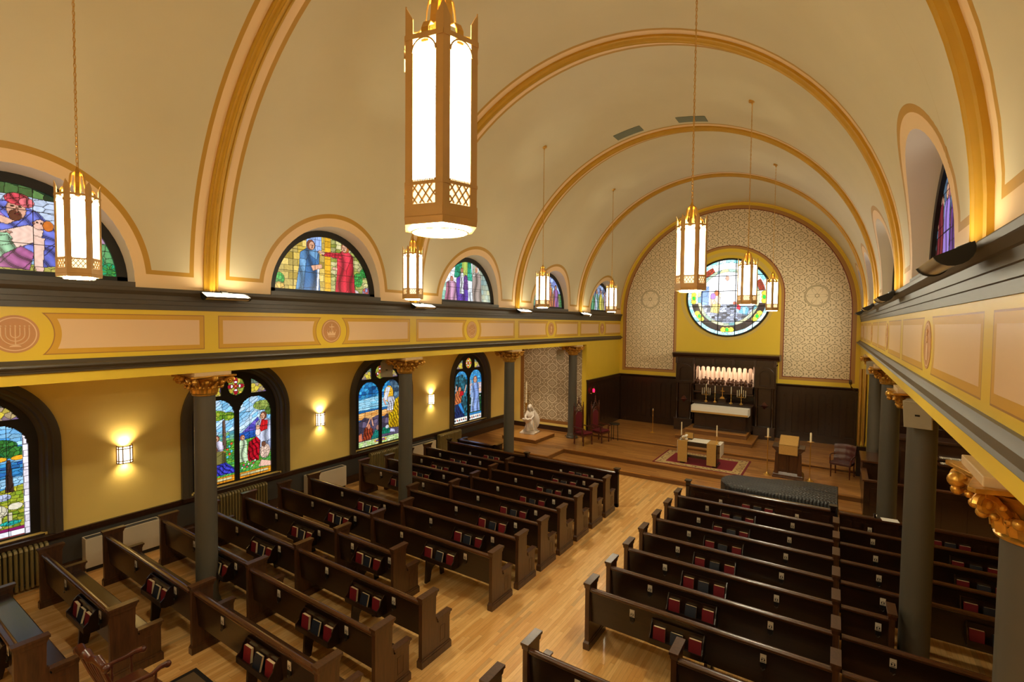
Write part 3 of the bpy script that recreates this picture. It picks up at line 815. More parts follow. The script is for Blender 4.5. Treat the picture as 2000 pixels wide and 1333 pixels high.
# ---- lunette windows ------------------------------------------------------
def lun_samaritan():
    cv = Canvas(2.5, 1.27, .0085, (150, 190, 220)); P = cv.poly; E_ = cv.ell
    P([(0, .5), (1, .5), (1, 1), (0, 1)], (30, 60, 40), cell=.1, var=.5, alt=(90, 130, 70)); P([(.42, .52), (1, .5), (1, .74), (.6, .80), (.42, .8)], (190, 205, 230), cell=.16, asp=.35, var=.12); P([(.4, .6), (.43, .6), (.42, 1), (.36, 1)], (70, 44, 36))
    P([(.7, .4), (1, .35), (1, .52), (.85, .56), (.7, .54)], (176, 140, 168), cell=.2, asp=.4, var=.12); P([(.68, 0), (1, 0), (1, .4), (.68, .42)], (110, 170, 110), cell=.14, alt=(80, 150, 90))
    for e in ((.79, .3, .1, .12), (.86, .2, .09, .11), (.74, .13, .08, .1), (.83, .06, .08, .09), (.93, .1, .08, .1)):
        E_(*e, (30, 120, 50), cell=.07, var=.3, alt=(20, 160, 110))
        for i in range(10): cv.ell(e[0]+.6*e[2]*math.cos(i*.63)/2, e[1]+.6*e[3]*math.sin(i*.63), .03, .006, (90, 190, 70), rot=i*.63)
    P([(0, 0), (.72, 0), (.72, .12), (0, .14)], (186, 170, 84), cell=.12, asp=.4, alt=(150, 160, 70))
    # kneeling rescuer in blue, turban
    P([(.26, .12), (.4, .1), (.5, .3), (.64, .1), (.70, .12), (.69, .5), (.62, .66), (.52, .74), (.38, .72), (.28, .5)], (84, 92, 190), cell=.4, folds=(42, .9, 1.), alt=(120, 130, 215))
    P([(.26, .34), (.42, .4), (.5, .56), (.47, .63), (.36, .62), (.27, .52)], (170, 120, 190), cell=.4, folds=(50, .4, 2.)); P([(.40, .55), (.5, .5), (.53, .545), (.44, .61)], (226, 176, 150))
    E_(.535, .66, .075, .105, (214, 160, 134)); E_(.53, .60, .05, .055, (96, 52, 36)); E_(.52, .69, .012, .008, (40, 26, 22)); E_(.55, .69, .012, .008, (40, 26, 22)); E_(.537, .655, .010, .03, (186, 120, 96)); E_(.537, .615, .02, .006, (140, 50, 50))
    E_(.54, .765, .1, .06, (196, 66, 80), cell=.1, folds=(60, .6, 0)); E_(.575, .74, .06, .05, (226, 110, 120), folds=(60, .2, 2.))
    # wounded man lying across his knees
    P([(.36, .36), (.46, .42), (.58, .52), (.64, .48), (.63, .38), (.54, .28), (.42, .22), (.34, .26)], (236, 200, 182)); P([(.44, .36), (.46, .35), (.52, .43), (.50, .44)], (196, 140, 120))
    E_(.625, .535, .055, .05, (230, 184, 164), rot=.5); E_(.66, .53, .045, .055, (200, 110, 40)); E_(.615, .555, .010, .006, (60, 36, 30)); E_(.632, .548, .010, .006, (60, 36, 30)); E_(.60, .545, .008, .016, (190, 120, 100))
    P([(.24, .08), (.38, .06), (.44, .26), (.52, .36), (.5, .42), (.42, .4), (.33, .34), (.24, .28)], (176, 214, 178), cell=.4, folds=(44, 1.2, 3.), alt=(140, 190, 150)); P([(.44, .36), (.5, .4), (.54, .24), (.50, .14), (.44, .2)], (150, 196, 156), folds=(44, .3, 1.))
    P([(.44, .08), (.58, .06), (.60, .24), (.55, .30), (.48, .2)], (176, 96, 150), cell=.4, folds=(44, .9, 2.)); P([(.6, .1), (.635, .1), (.645, .4), (.60, .42)], (232, 194, 176)); P([(.6, .1), (.64, .1), (.635, .03), (.615, .02)], (226, 184, 166))
    for i in range(3): P([(.605+.011*i, .03), (.613+.011*i, .03), (.612+.012*i, -.0), (.607+.012*i, .0)], (222, 176, 158))
    return cv
def lun_blind():
    cv = Canvas(2.5, 1.27, .0095, (190, 160, 50)); P = cv.poly
    P([(0, 0), (1, 0), (1, 1), (0, 1)], (190, 160, 60), brick=(.2, .13), var=.35, alt=(214, 190, 110)); P([(.32, .65), (.46, .65), (.46, 1), (.32, 1)], (150, 180, 235), brick=(.1, .12))
    P([(.52, 0), (1, 0), (1, 1), (.52, 1)], (150, 160, 60), cell=.12, asp=.5, var=.35, alt=(200, 190, 140)); P([(.49, .02), (.55, .02), (.55, 1), (.49, 1)], (226, 170, 40), brick=(.4, .12))
    for e in ((.08, .2, .09, .09), (.84, .28, .1, .12), (.9, .4, .08, .08), (.78, .12, .07, .09)): cv.ell(*e, (60, 160, 70), cell=.05, var=.4)
    cv.ell(.08, .08, .09, .07, (220, 180, 90), cell=.06); cv.ell(.94, .08, .1, .08, (120, 150, 200), cell=.05, alt=(200, 90, 70)); cv.ell(.8, .06, .09, .05, (200, 190, 190))
    cv.robe(.33, .02, .44, .8, (44, 96, 150), fold=.045, alt=(120, 170, 210), lean=.03, hair=(130, 70, 50), hd=.5)
    P([(.38, .36), (.47, .42), (.46, .48), (.36, .44)], (225, 170, 140)); P([(.41, .05), (.43, .05), (.44, .4), (.42, .4)], (225, 228, 236))
    cv.robe(.7, .0, .42, .86, (190, 20, 44), fold=.045, alt=(226, 60, 80), hair=(190, 110, 50), hd=-.5)
    P([(.46, .62), (.66, .6), (.66, .7), (.5, .68)], (200, 40, 60), cell=.06); P([(.42, .66), (.48, .63), (.5, .67), (.44, .7)], (226, 180, 150)); P([(.56, .42), (.62, .4), (.62, .45), (.57, .46)], (226, 180, 150))
    return cv
def lun_three():
    cv = Canvas(2.5, 1.27, .0095, (225, 232, 240)); P = cv.poly
    P([(0, .4), (.3, .4), (.3, 1), (0, 1)], (236, 240, 246), cell=.2, asp=.5, var=.06); P([(0, 0), (.3, 0), (.3, .42), (0, .4)], (140, 200, 180), brick=(.18, .15), alt=(190, 220, 200))
    P([(.6, 0), (1, 0), (1, 1), (.6, 1)], (130, 160, 160), brick=(.17, .14), alt=(200, 200, 160), var=.3); P([(.26, .55), (.6, .5), (.56, 1), (.3, 1)], (30, 130, 90), cell=.1, alt=(60, 180, 150)); P([(.4, .3), (.5, .3), (.5, 1), (.4, 1)], (170, 190, 90), cell=.12, asp=3)
    cv.robe(.4, .02, .5, .66, (90, 60, 160), fold=.05, alt=(120, 80, 190), hair=(150, 70, 40)); cv.robe(.4, .2, .16, .56, (226, 230, 232), fold=.04, hair=(190, 90, 40)); P([(.42, .3), (.52, .3), (.5, .6), (.45, .64)], (110, 70, 140), cell=.06)
    cv.robe(.2, .0, .42, .55, (170, 60, 90), fold=.045, alt=(230, 190, 220), hair=(220, 80, 50), lean=.02); cv.robe(.68, 0, .42, .84, (214, 206, 200), fold=.04, alt=(150, 130, 120), hair=(236, 236, 240), hd=-.4); cv.robe(.56, 0, .2, .3, (226, 236, 246), fold=.04, hair=None, head=(226, 236, 246))
    return cv
def lun_generic(seed):
    def f():
        cv = Canvas(2.5, 1.27, .0125, (90, 120, 190)); P = cv.poly; rn = random.Random(seed)
        P([(0, .4), (1, .4), (1, 1), (0, 1)], (110, 120, 190) if seed % 2 else (60, 50, 60), cell=.13, alt=(170, 190, 230), var=.35); P([(0, 0), (1, 0), (1, .45), (0, .4)], (120, 110, 70), cell=.1, alt=(70, 130, 80), var=.4)
        cols = [(200, 200, 225), (150, 40, 60), (110, 80, 170), (200, 190, 60), (60, 150, 110), (190, 100, 60)]
        rn.shuffle(cols)
        for i, q in enumerate((.22, .4, .58, .76)): cv.robe(q, 0, .38, .55+.18*math.sin(q*PI), cols[i], fold=.05, alt=cols[i+1], hair=(110, 60, 40), hd=.3)
        return cv
    return f
def lun_right():
    cv = Canvas(2.5, 1.27, .0095, (40, 30, 40)); P = cv.poly; rn = random.Random(11)
    P([(0, .0), (1, 0), (1, 1), (0, 1)], (60, 50, 80), cell=.08, asp=2.4, var=.5, alt=(110, 140, 160))
    pal = [(92, 62, 130), (110, 40, 44), (70, 46, 40), (150, 120, 200), (60, 120, 110), (190, 210, 225), (70, 40, 100), (40, 140, 90), (120, 30, 40), (140, 190, 200), (180, 40, 60), (210, 60, 80)]
    for i in range(34):
        x0 = i/34*1.0; h = .95*math.sqrt(max(0, 1-((x0-.5)/.5)**2))*rn.uniform(.5, .95); wv = .045; y0 = rn.uniform(0, .25)
        P([(x0, y0), (x0+wv, y0), (x0+wv*.9, h), (x0+wv*.1, h)], rn.choice(pal), cell=.09, asp=3, var=.4, alt=rn.choice(pal), folds=(60, 0, i))
    for q, hh in ((.1, .5), (.2, .66), (.31, .78), (.43, .86), (.56, .86), (.68, .8), (.8, .66)):
        cv.ell(q, hh-.05, .045, .06, (80, 45, 35)); cv.ell(q+.004, hh-.06, .03, .045, (214, 160, 130))
    for q, c_ in ((.62, (190, 36, 52)), (.3, (150, 120, 200)), (.46, (96, 60, 120)), (.16, (120, 44, 50)), (.78, (170, 200, 220))): cv.robe(q, 0, .3, .72, c_, hair=(80, 45, 35))
    return cv
def lunette(s, c, fn):
    root = struct(bpy.data.objects.new(winname(), None)); C.objects.link(root)
    xg = XC+s*GX; zb = 5.47; b = MB(); n = 32
    A = []
    for i in range(n+1):
        a = PI*i/n; y = c-LR*math.cos(a); z = zb+LR*math.sin(a); A.append((XC+s*vx(z), y, z))
    G = [(xg, c-(LG+.03)*math.cos(PI*i/n), zb+(LG+.03)*math.sin(PI*i/n)) for i in range(n+1)]
    K = 6; rows = []
    for k in range(K+1):
        t = k/K; rows.append([tuple(A[i][q]*(1-t)+G[i][q]*t for q in range(3)) for i in range(n+1)])
    b.add([p for r in rows for p in r], [(k*(n+1)+i, k*(n+1)+i+1, (k+1)*(n+1)+i+1, (k+1)*(n+1)+i) for k in range(K) for i in range(n)])
    struct(b.build('window_reveal', m_reveal, root, smooth=True))
    bs = MB().box(min(XC+s*(R-.02), xg+s*.05), max(XC+s*(R-.02), xg+s*.05), c-LR, c+LR, zb-.1, zb)
    struct(bs.build('window_sill', m_grey, root))
    # dark frame ring
    f = MB(); ro, ri = LG+.05, LG-.09; dx = s*.04
    for (r0, r1) in ((ri, ro),):
        V = []; F = []
        for i in range(n+1):
            a = PI*i/n
            for r, x in ((r0, xg-dx), (r1, xg-dx), (r1, xg+dx), (r0, xg+dx)): V.append((x, c-r*math.cos(a), zb+r*math.sin(a)))
        for i in range(n):
            for k in range(4): F.append((i*4+k, i*4+(k+1) % 4, (i+1)*4+(k+1) % 4, (i+1)*4+k))
        f.add(V, F)
    f.box(min(xg-dx, xg+dx), max(xg-dx, xg+dx), c-ro, c+ro, zb-.01, zb+.07)
    struct(f.build('window_frame', m_lead, root))
    cv = fn(); cv.lead(); cv.bars(5, 3, .010)
    pane(cv, 'stained_glass', lambda X, Y: (X-1.25)**2+Y**2 < 1.18**2, lambda X, Y: (np.full(X.shape, xg), c-(X-1.25)*(-1 if s < 0 else 1), zb+Y), root, m_glass)
LCW = [YW0-.02+BAY*k for k in range(5)]
for c, fn in zip(LCW, (lun_samaritan, lun_blind, lun_three, lun_generic(5), lun_generic(8))): lunette(-1, c, fn)
for c, fn in zip(LCW, (lun_generic(2), lun_right, lun_blind, lun_generic(3), lun_generic(4))): lunette(1, c, fn)

# ---- the round window over the altar --------------------------------------
def rose():
    cx, cz, r = XC+.03, 6.08, 1.64; root = struct(bpy.data.objects.new(winname(), None)); C.objects.link(root)
    cv = Canvas(3.4, 3.4, .014, (245, 248, 255)); X, Y = cv.X-1.7, cv.Y-1.7; rr = np.hypot(X, Y)
    cv.fill(rr < 5, (250, 252, 255), cell=.3, var=.05)
    cv.fill((Y < -.28) & (rr < 1.3), (60, 62, 74), cell=.12, asp=.6, var=.6, alt=(170, 180, 205)); 
    cv.fill((Y > -.3) & (Y < .5) & (X < -.75), (130, 160, 210), cell=.18)
    cv.poly([(.3, .38), (.4, .36), (.42, .56), (.36, .6), (.3, .5)], (236, 200, 170), cell=.12, asp=2); cv.poly([(.3, .32), (.4, .3), (.42, .42), (.32, .42)], (214, 190, 110), cell=.1, asp=2)
    cv.ell(.375, .56, .025, .035, (200, 110, 70)); cv.ell(.33, .52, .03, .04, (160, 120, 190))
    cv.poly([(.6, .32), (.72, .28), (.74, .36), (.66, .44), (.6, .42)], (60, 150, 190), cell=.1, asp=2, alt=(150, 205, 225)); cv.poly([(.6, .36), (.64, .34), (.66, .44), (.61, .44)], (190, 30, 60)); cv.ell(.58, .43, .02, .02, (190, 100, 80))
    cv.ell(.49, .74, .02, .03, (205, 150, 130))
    cv.fill((rr > 1.08) & (rr < 1.2), (226, 214, 150), cell=.2, alt=(90, 150, 160))
    low = Y < -.25
    cv.fill((rr > 1.2) & (rr < 1.46) & low, (40, 28, 30), cell=.16, var=.6)
    cv.fill((rr > 1.2) & (rr < 1.46) & ~low, (252, 250, 250), cell=.2, var=.05)
    cv.fill((rr >= 1.46), (120, 205, 215), cell=.14, alt=(210, 235, 240), var=.2)
    for i, a in enumerate((-90, -145, -35, 180, 0)):
        a = math.radians(a); px, py = .5+math.cos(a)*1.36/3.4, .5+math.sin(a)*1.36/3.4
        for q in (-1, 0, 1): cv.ell(px+q*.045*math.sin(a), py-q*.045*math.cos(a), .032, .032, (240, 222, 70), cell=.1)
        cv.ell(px, py, .018, .024, (30, 190, 60))
    for a in (125, 62, 22):
        a = math.radians(a); cv.fill((np.abs(np.arctan2(Y, X)-a) < .17) & (rr > 1.2) & (rr < 1.42), (190, 60, 40), cell=.08, alt=(120, 60, 40), var=.4)
    cv.lead((50, 60, 70))
    pane(cv, 'stained_glass', lambda X, Y: (X-1.7)**2+(Y-1.7)**2 < 1.62**2, lambda X, Y: (cx-1.7+X, np.full(X.shape, D+.1), cz-1.7+Y), root, m_glasshi)
    b = MB()
    V = []; F = []; n = 64
    for i in range(n):
        a = 2*PI*i/n
        for q, y in ((1.59, D+.07), (1.66, D+.07), (1.66, D+.14), (1.59, D+.14)): V.append((cx+q*math.cos(a), y, cz+q*math.sin(a)))
    for i in range(n):
        j = (i+1) % n
        for k in range(4): F.append((i*4+k, i*4+(k+1) % 4, j*4+(k+1) % 4, j*4+k))
    b.add(V, F); struct(b.build('window_frame', m_lead, root))
    g = MB()
    for t in (-1.02, -.36, .30, .96):
        h = math.sqrt(1.62**2-t*t); g.box(cx+t-.014, cx+t+.014, D+.07, D+.095, cz-h, cz+h)
    for t in (-1.0, -.37, .28, .92):
        h = math.sqrt(1.62**2-t*t); g.box(cx-h, cx+h, D+.07, D+.095, cz+t-.014, cz+t+.014)
    struct(g.build('window_bars', m_lead, root))
rose()

# ---- entablatures ---------------------------------------------------------
def entab(s, y0, y1, n1):
    X = lambda p: XC+s*(W-p)   # p = projection into the nave
    def ext(pts, mat, name, parent=None):
        return struct(MB().prism([(X(p), z) for p, z in pts], 'y', y0, y1).build(name, mat, parent))
    ext([(0, 4.36), (0, 5.10), (-.5, 5.10), (-.5, 4.36)], m_frieze, 'trim_%d' % n1)
    ext([(0, 4.07), (0, 4.36), (-.62, 4.36), (-.62, 4.07)], m_yel, 'trim_%d' % (n1+1))
    ext([(-.02, 4.36), (0, 4.385), (.03, 4.385), (.07, 4.34), (.115, 4.325), (.125, 4.30), (.105, 4.28), (.07, 4.27), (.06, 4.245), (.045, 4.24), (.04, 4.215), (0, 4.205), (-.02, 4.205)], m_grey, 'trim_%d' % (n1+2))
    ext([(-.02, 5.07), (.014, 5.07), (.014, 5.145), (.028, 5.15), (.028, 5.215), (.042, 5.22), (.042, 5.29), (.055, 5.30), (.085, 5.335), (.092, 5.345), (.096, 5.385), (.09, 5.395), (-.2, 5.41), (-.2, 5.07)], m_grey, 'trim_%d' % (n1+3))
entab(-1, YB, D, 3); entab(1, YB, D, 7)
# painted roundels on the frieze
def roundel_medal(s, k, kind):
    y = YW0+BAY*k-.01; x = XC+s*(W-.002)
    root = struct(bpy.data.objects.new('trim_%d' % (11+k+(5 if s > 0 else 0)), None)); C.objects.link(root)
    root.location = (x, y, 4.725); root.rotation_euler = (0, 0, PI/2 if s < 0 else -PI/2)
    # local: X along the wall, Z up, -Y out of the wall
    def disc(r0, r1, t, mat, name):
        V = []; n = 48
        for i in range(n):
            a = 2*PI*i/n; V += [(r1*math.cos(a), -t, r1*math.sin(a)), (r0*math.cos(a), -t, r0*math.sin(a)), (r1*math.cos(a), .004, r1*math.sin(a))]
        F = [(3*i, 3*i+1, 3*((i+1) % n)+1, 3*((i+1) % n)) for i in range(n)]+[(3*i, 3*i+2, 3*((i+1) % n)+2, 3*((i+1) % n)) for i in range(n)]
        struct(MB().add(V, F).build(name, mat, root))
    disc(.0001, .238, .002, m_medal, 'roundel_field'); disc(.2, .213, .0035, m_emblem, 'roundel_ring')
    b = MB(); T = .004
    def st(pts, w):
        b.tube([(p[0], -T, p[1]) for p in pts], w/2, 6)
    def ar(r, a0, a1, cx=0, cz=0, n=16): return [(cx+r*math.cos(a0+(a1-a0)*i/n), cz+r*math.sin(a0+(a1-a0)*i/n)) for i in range(n+1)]
    if kind == 'menorah':
        st([(0, -.14), (0, .1)], .014)
        for r in (.045, .09, .135):
            st([(-r, .085), (-r, .02)]+ar(r, PI, 2*PI, 0, 0)+[(r, .02), (r, .085)], .013)
        for q in (-.135, -.09, -.045, 0, .045, .09, .135): b.ball((q, -T, .1), .011, 6)
        b.prism([(-.06, -.16), (.06, -.16), (.045, -.145), (0, -.135), (-.045, -.145)], 'y', -T, 0)
    elif kind == 'crown':
        b.prism([(-.09, -.09), (.09, -.09), (.11, 0), (.06, -.045), (.04, .01), (0, -.04), (-.04, .01), (-.06, -.045), (-.11, 0)], 'y', -T, 0)
        st([(-.09, -.115), (.09, -.115)], .016); st([(0, -.02), (0, .15)], .024); st([(-.06, .085), (.06, .085)], .024)
        for q in (-.11, -.04, .04, .11): b.ball((q, -T, .015), .012, 6)
    elif kind == 'wheel':
        for i in range(8):
            a = PI/4*i; st([(.04*math.cos(a), .04*math.sin(a)), (.17*math.cos(a), .17*math.sin(a))], .01); st(ar(.06, a-.9, a+.9, .1*math.cos(a), .1*math.sin(a), 8), .008)
        st(ar(.04, 0, 2*PI), .01); st(ar(.175, 0, 2*PI, n=32), .01)
    elif kind == 'chalice':
        b.prism([(-.07, .12), (-.06, .04), (-.015, .0), (-.012, -.08), (-.06, -.13), (.06, -.13), (.012, -.08), (.015, .0), (.06, .04), (.07, .12)], 'y', -T, 0)
    elif kind == 'dove':
        b.prism([(-.02, .12), (.03, .1), (.05, .02), (.03, -.1), (0, -.15), (-.03, -.1), (-.05, .02)], 'y', -T, 0); st([(-.1, .08), (0, -.02), (.1, .08)], .02)
    else:
        b.prism([(-.045, -.15), (.045, -.15), (.04, -.02), (.02, .02), (-.02, .02), (-.04, -.02)], 'y', -T, 0)
        for q in (-1, 1): st(ar(.06, PI/2+q*.2, PI/2+q*2.6, q*.06, .08, 10), .014)
        st([(0, .02), (0, .16)], .014); st(ar(.045, .2, PI-.2, 0, .04, 10), .012)
    struct(b.build('painted_emblem', m_emblem, root))
m_medal = plain('roundel_brown_paint', (196, 138, 84), .5, nscale=6, var=.08)
m_emblem = plain('roundel_cream_paint', (228, 190, 146), .5, nscale=6, var=.04)
for k, kd in enumerate(('menorah', 'crown', 'wheel', 'dove', 'chalice')): roundel_medal(-1, k, kd)
for k, kd in enumerate(('dove', 'vase', 'wheel', 'crown', 'menorah')): roundel_medal(1, k, kd)

# ---- transverse ribs ------------------------------------------------------
prof = [(-.115, 0), (-.115, .035), (-.085, .045), (-.075, .035), (-.055, .05), (-.045, .075), (-.02, .085), (0, .072), (.02, .085), (.045, .075), (.055, .05), (.075, .035), (.085, .045), (.115, .035), (.115, 0)]
for k in range(-1, 4):
    y = YC0+BAY*k-.02; b = MB(); n = 72; m = len(prof)
    V = [(XC+(R-.0-d), y+dy, 5.385) for dy, d in prof]+[(XC+(R-.0-d)*math.cos(PI*i/n), y+dy, ZC+.0+(R-d)*math.sin(PI*i/n)) for i in range(n+1) for dy, d in prof]+[(XC-(R-.0-d), y+dy, 5.385) for dy, d in prof]
    b.add(V, [(i*m+j, i*m+j+1, (i+1)*m+j+1, (i+1)*m+j) for i in range(n+2) for j in range(m-1)])
    o = b.build('ceiling', m_gold, smooth=True); struct(o)
    for s in (-1, 1): MB
# arch band against the altar wall
b = MB(); n = 72
pf = [(0, D-.002), (0, D-.04), (.06, D-.04), (.07, D-.002)]
V = [(XC+(R-d)*math.cos(PI*i/n), y, ZC+(R-d)*math.sin(PI*i/n)) for i in range(n+1) for d, y in pf]
b.add(V, [(i*4+j, i*4+j+1, (i+1)*4+j+1, (i+1)*4+j) for i in range(n) for j in range(3)])
struct(b.build('trim_21', m_yel, smooth=True))

# ---- columns --------------------------------------------------------------
def make_column(x, y, side, idx, label):
    t = thing('column', label, 'column', (x, y, 0), 0, 'grey columns with gilded capitals')
    zb = H2 if y > 16.7 else 0
    MB().lathe([(.23, zb), (.23, zb+.06), (.205, zb+.09), (.21, zb+.13), (.18, zb+.18), (.172, zb+.24), (.17, 1.8), (.163, 3.66)], n=32).build('shaft', m_col, t, smooth=True)
    cap = MB().lathe([(.165, 3.66), (.188, 3.67), (.194, 3.685), (.176, 3.70), (.17, 3.71), (.19, 3.78), (.235, 3.86), (.30, 3.93), (.35, 3.965), (.30, 3.98)], n=32)
    for tier, (r0, z0, ht, out, n) in enumerate(((.178, 3.705, .13, .10, 9), (.20, 3.77, .16, .16, 9))):
        for i in range(n):
            a = 2*PI*(i+.5*tier)/n; ca, sa = math.cos(a), math.sin(a); V = []; F = []
            for j in range(7):
                u = j/6; rr = r0+out*u**1.8; zz = z0+ht*math.sin(u*PI*.64); wd = .066*(1-.35*u)*(1+.22*math.sin(u*11))
                for q in (-1, -.5, 0, .5, 1):
                    bulge = .022*(1-q*q)+.012*math.cos(q*PI*2)
                    V.append(((rr+bulge)*ca-q*wd*sa, (rr+bulge)*sa+q*wd*ca, zz))
            F = [(j*5+k, j*5+k+1, (j+1)*5+k+1, (j+1)*5+k) for j in range(6) for k in range(4)]
            cap.add(V, F); cap.ball(((r0+out)*ca, (r0+out)*sa, z0+ht*.90-.01), .032, 7)
            for q in (-1, 1): cap.ball(((r0+out*.7)*ca-q*.05*sa, (r0+out*.7)*sa+q*.05*ca, z0+ht*.78), .022, 6)
    for i in range(4):
        a = PI/4+PI/2*i
        sp = []
        for j in range(18):
            q = j/17*2.8*PI; rr = .062*(1-j/21)
            rad = .425+rr*math.cos(q)-.02; sp.append((rad*math.cos(a), rad*math.sin(a), 3.915+rr*math.sin(q)))
        cap.tube(sp, .024, 7); cap.ball((.405*math.cos(a), .405*math.sin(a), 3.915), .035, 7)
        cap.tube([(.25*math.cos(a), .25*math.sin(a), 3.84), (.36*math.cos(a), .36*math.sin(a), 3.94), (.43*math.cos(a), .43*math.sin(a), 3.975)], .03, 7)
        a2 = PI/2*i; cap.ball((.36*math.cos(a2), .36*math.sin(a2), 3.965), .05, 8)
    cap.build('capital', m_gilt, t, smooth=True)
    ab = MB(); s = .37
    pts = []
    for i in range(4):
        a = PI/2*i; c0 = [(s, -s+.03), (s-.08, 0), (s, s-.03), (s-.03, s)]
        for p in c0: pts.append((p[0]*math.cos(a)-p[1]*math.sin(a), p[0]*math.sin(a)+p[1]*math.cos(a)))
    ab.prism(pts, 'z', 3.985, 4.012)
    ab.build('abacus', m_gilt, t, bevel=.006)
    MB().box(-.30, .30, -.30, .30, 4.01, 4.069).build('impost_block', m_giltcream, t, bevel=.006)
    return t
LABL = ['grey column nearest the camera in the left row, its gilded capital in front of the second window',
        'second grey column from the left, with the tilted speaker beside its gilded capital',
        'slim grey column rising from the front left pews beside the statue platform',
        'farthest left grey column, in front of the patterned damask wall panel']
LABR = ['gilded capital and thick grey shaft at the right edge of the photo',
        'wide grey column on the right below the large tilted speaker',
        'middle grey column of the right row, rising beside the front right pews',
        'farthest grey column on the right, beside the gold organ pipes']
for k in range(4):
    make_column(XC-CO, YC0+BAY*k, -1, k, LABL[k]); make_column(XC+CO, YC0+BAY*k, 1, k, LABR[k])
# ================================================================== PEWS
ORD = ['front', 'second', 'third', 'fourth', 'fifth', 'sixth', 'seventh', 'eighth', 'ninth', 'tenth', 'eleventh', 'twelfth', 'thirteenth']
def end_panel(parent, x, flip=1, mat=m_pewend):
    b = MB()
    b.prism([(0.0, .0), (.62, .0), (.62, .53), (.36, .53), (.345, .50), (.33, .53), (.33, .6), (.30, .62), (.31, .97), (0, .97)], 'x', x, x+.065)
    b.box(x-.018, x+.083, -.02, .645, 0, .10); b.prism([(-.02, .10), (.645, .10), (.625, .13), (0, .13)], 'x', x-.01, x+.075)
    b.box(x-.022, x+.087, -.022, .345, .985, 1.02); b.prism([(-.0, .93), (.31, .93), (.335, .985), (-.015, .985)], 'x', x-.012, x+.077)
    b.box(x-.018, x+.083, .325, .655, .55, .578); b.prism([(.36, .50), (.62, .50), (.642, .55), (.34, .55)], 'x', x-.008, x+.073)
    # shallow raised frame on both faces
    for xx in (x-.004, x+.065):
        b.box(xx, xx+.004, .40, .412, .19, .42); b.box(xx, xx+.004, .505, .517, .19, .42); b.box(xx, xx+.004, .40, .517, .185, .197); b.box(xx, xx+.004, .40, .517, .415, .427)
    return b.build('end_panel', mat, parent, bevel=.005)
def card(parent, u, y, z=.70):
    h = MB().box(u-.03, u+.03, y-.022, y, z-.05, z+.0).tube([(u-.02, y-.025, z-.06), (u, y-.03, z-.08), (u+.02, y-.025, z-.06)], .006, 6).build('card_holder', m_black, parent)
    c = MB().box(u-.034, u+.034, y-.016, y-.010, z+.01, z+.115).build('pew_card', m_card, h)
    MB().box(u-.026, u+.026, y-.0175, y-.0155, z+.018, z+.026).box(u-.022, u-.006, y-.0175, y-.0155, z+.034, z+.058).box(u+.006, u+.022, y-.0175, y-.0155, z+.034, z+.058).box(u-.02, u+.02, y-.0175, y-.0155, z+.066, z+.071).build('printed_marks', m_black, h)
def make_pew(L, cards, rack, lend=True, rend=True, support=True, screen=False):
    t = bpy.data.objects.new('church_pew', None); C.objects.link(t); t.empty_display_size = .1
    x0, x1 = (.065 if lend else 0), (L if not rend else L-.065)
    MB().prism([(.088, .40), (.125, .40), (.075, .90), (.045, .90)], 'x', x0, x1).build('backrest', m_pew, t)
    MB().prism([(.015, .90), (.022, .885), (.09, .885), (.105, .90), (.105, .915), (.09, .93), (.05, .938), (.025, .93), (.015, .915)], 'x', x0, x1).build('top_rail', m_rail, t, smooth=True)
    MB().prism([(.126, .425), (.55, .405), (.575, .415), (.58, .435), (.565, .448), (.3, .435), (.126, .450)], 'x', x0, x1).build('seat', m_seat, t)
    if lend: end_panel(t, 0)
    if rend: end_panel(t, L-.065)
    us = []
    if rack: us.append(rack[0]-.03 if rack[0] > L/2-.2 else rack[1]+.03)
    if support and not us: us = [L/2]
    for u in us:
        pts = [(.02, 0), (.14, 0), (.17, .12)]+[(.31+.14*math.cos(PI-PI*i/8), .14+.12*math.sin(PI-PI*i/8)) for i in range(9)]+[(.47, 0), (.56, 0), (.53, .2), (.52, .415), (.05, .43)]
        MB().prism(pts, 'x', u-.02, u+.02).build('support_leg', m_pew, t)
    if rack:
        a, b_ = rack; r = MB()
        r.box(a, b_, -.105, .03, .525, .545); r.box(a, b_, -.115, -.1, .525, .60)
        for q in (a-.015, b_): r.prism([(.075, .50), (-.05, .50), (-.118, .53), (-.118, .61), (-.06, .66), (-.03, .74), (.03, .80), (.07, .80)], 'x', q, q+.015)
        r.box(a, b_, .02, .035, .55, .80)
        r.build('book_rack', m_pew, t)
    for u in cards: card(t, u, .062)
    return t
def make_book(mat, w=.155, h=.19, th=.04):
    t = bpy.data.objects.new('hymnal', None); C.objects.link(t); t.empty_display_size = .05
    MB().box(0, w, 0, .004, 0, h).box(0, w, th-.004, th, 0, h).box(-.004, .003, 0, th, 0, h).build('cover', mat, t)
    MB().box(.003, w-.003, .0035, th-.0035, .004, h-.001).build('pages', m_pages, t)
    return t
book_protos = {}
def place_book(kind, pos, rx, rz, label, group):
    k = kind
    if k not in book_protos:
        book_protos[k] = make_book({'r': m_redbook, 'd': m_darkbook, 't': m_redbook}[k], th={'r': .044, 'd': .036, 't': .04}[k]); o = book_protos[k]
    else: o = copy_tree(book_protos[k])
    o.location = pos; o.rotation_euler = (rx, 0, rz); tag(o, label, 'book', group); return o
pew_cache = {}
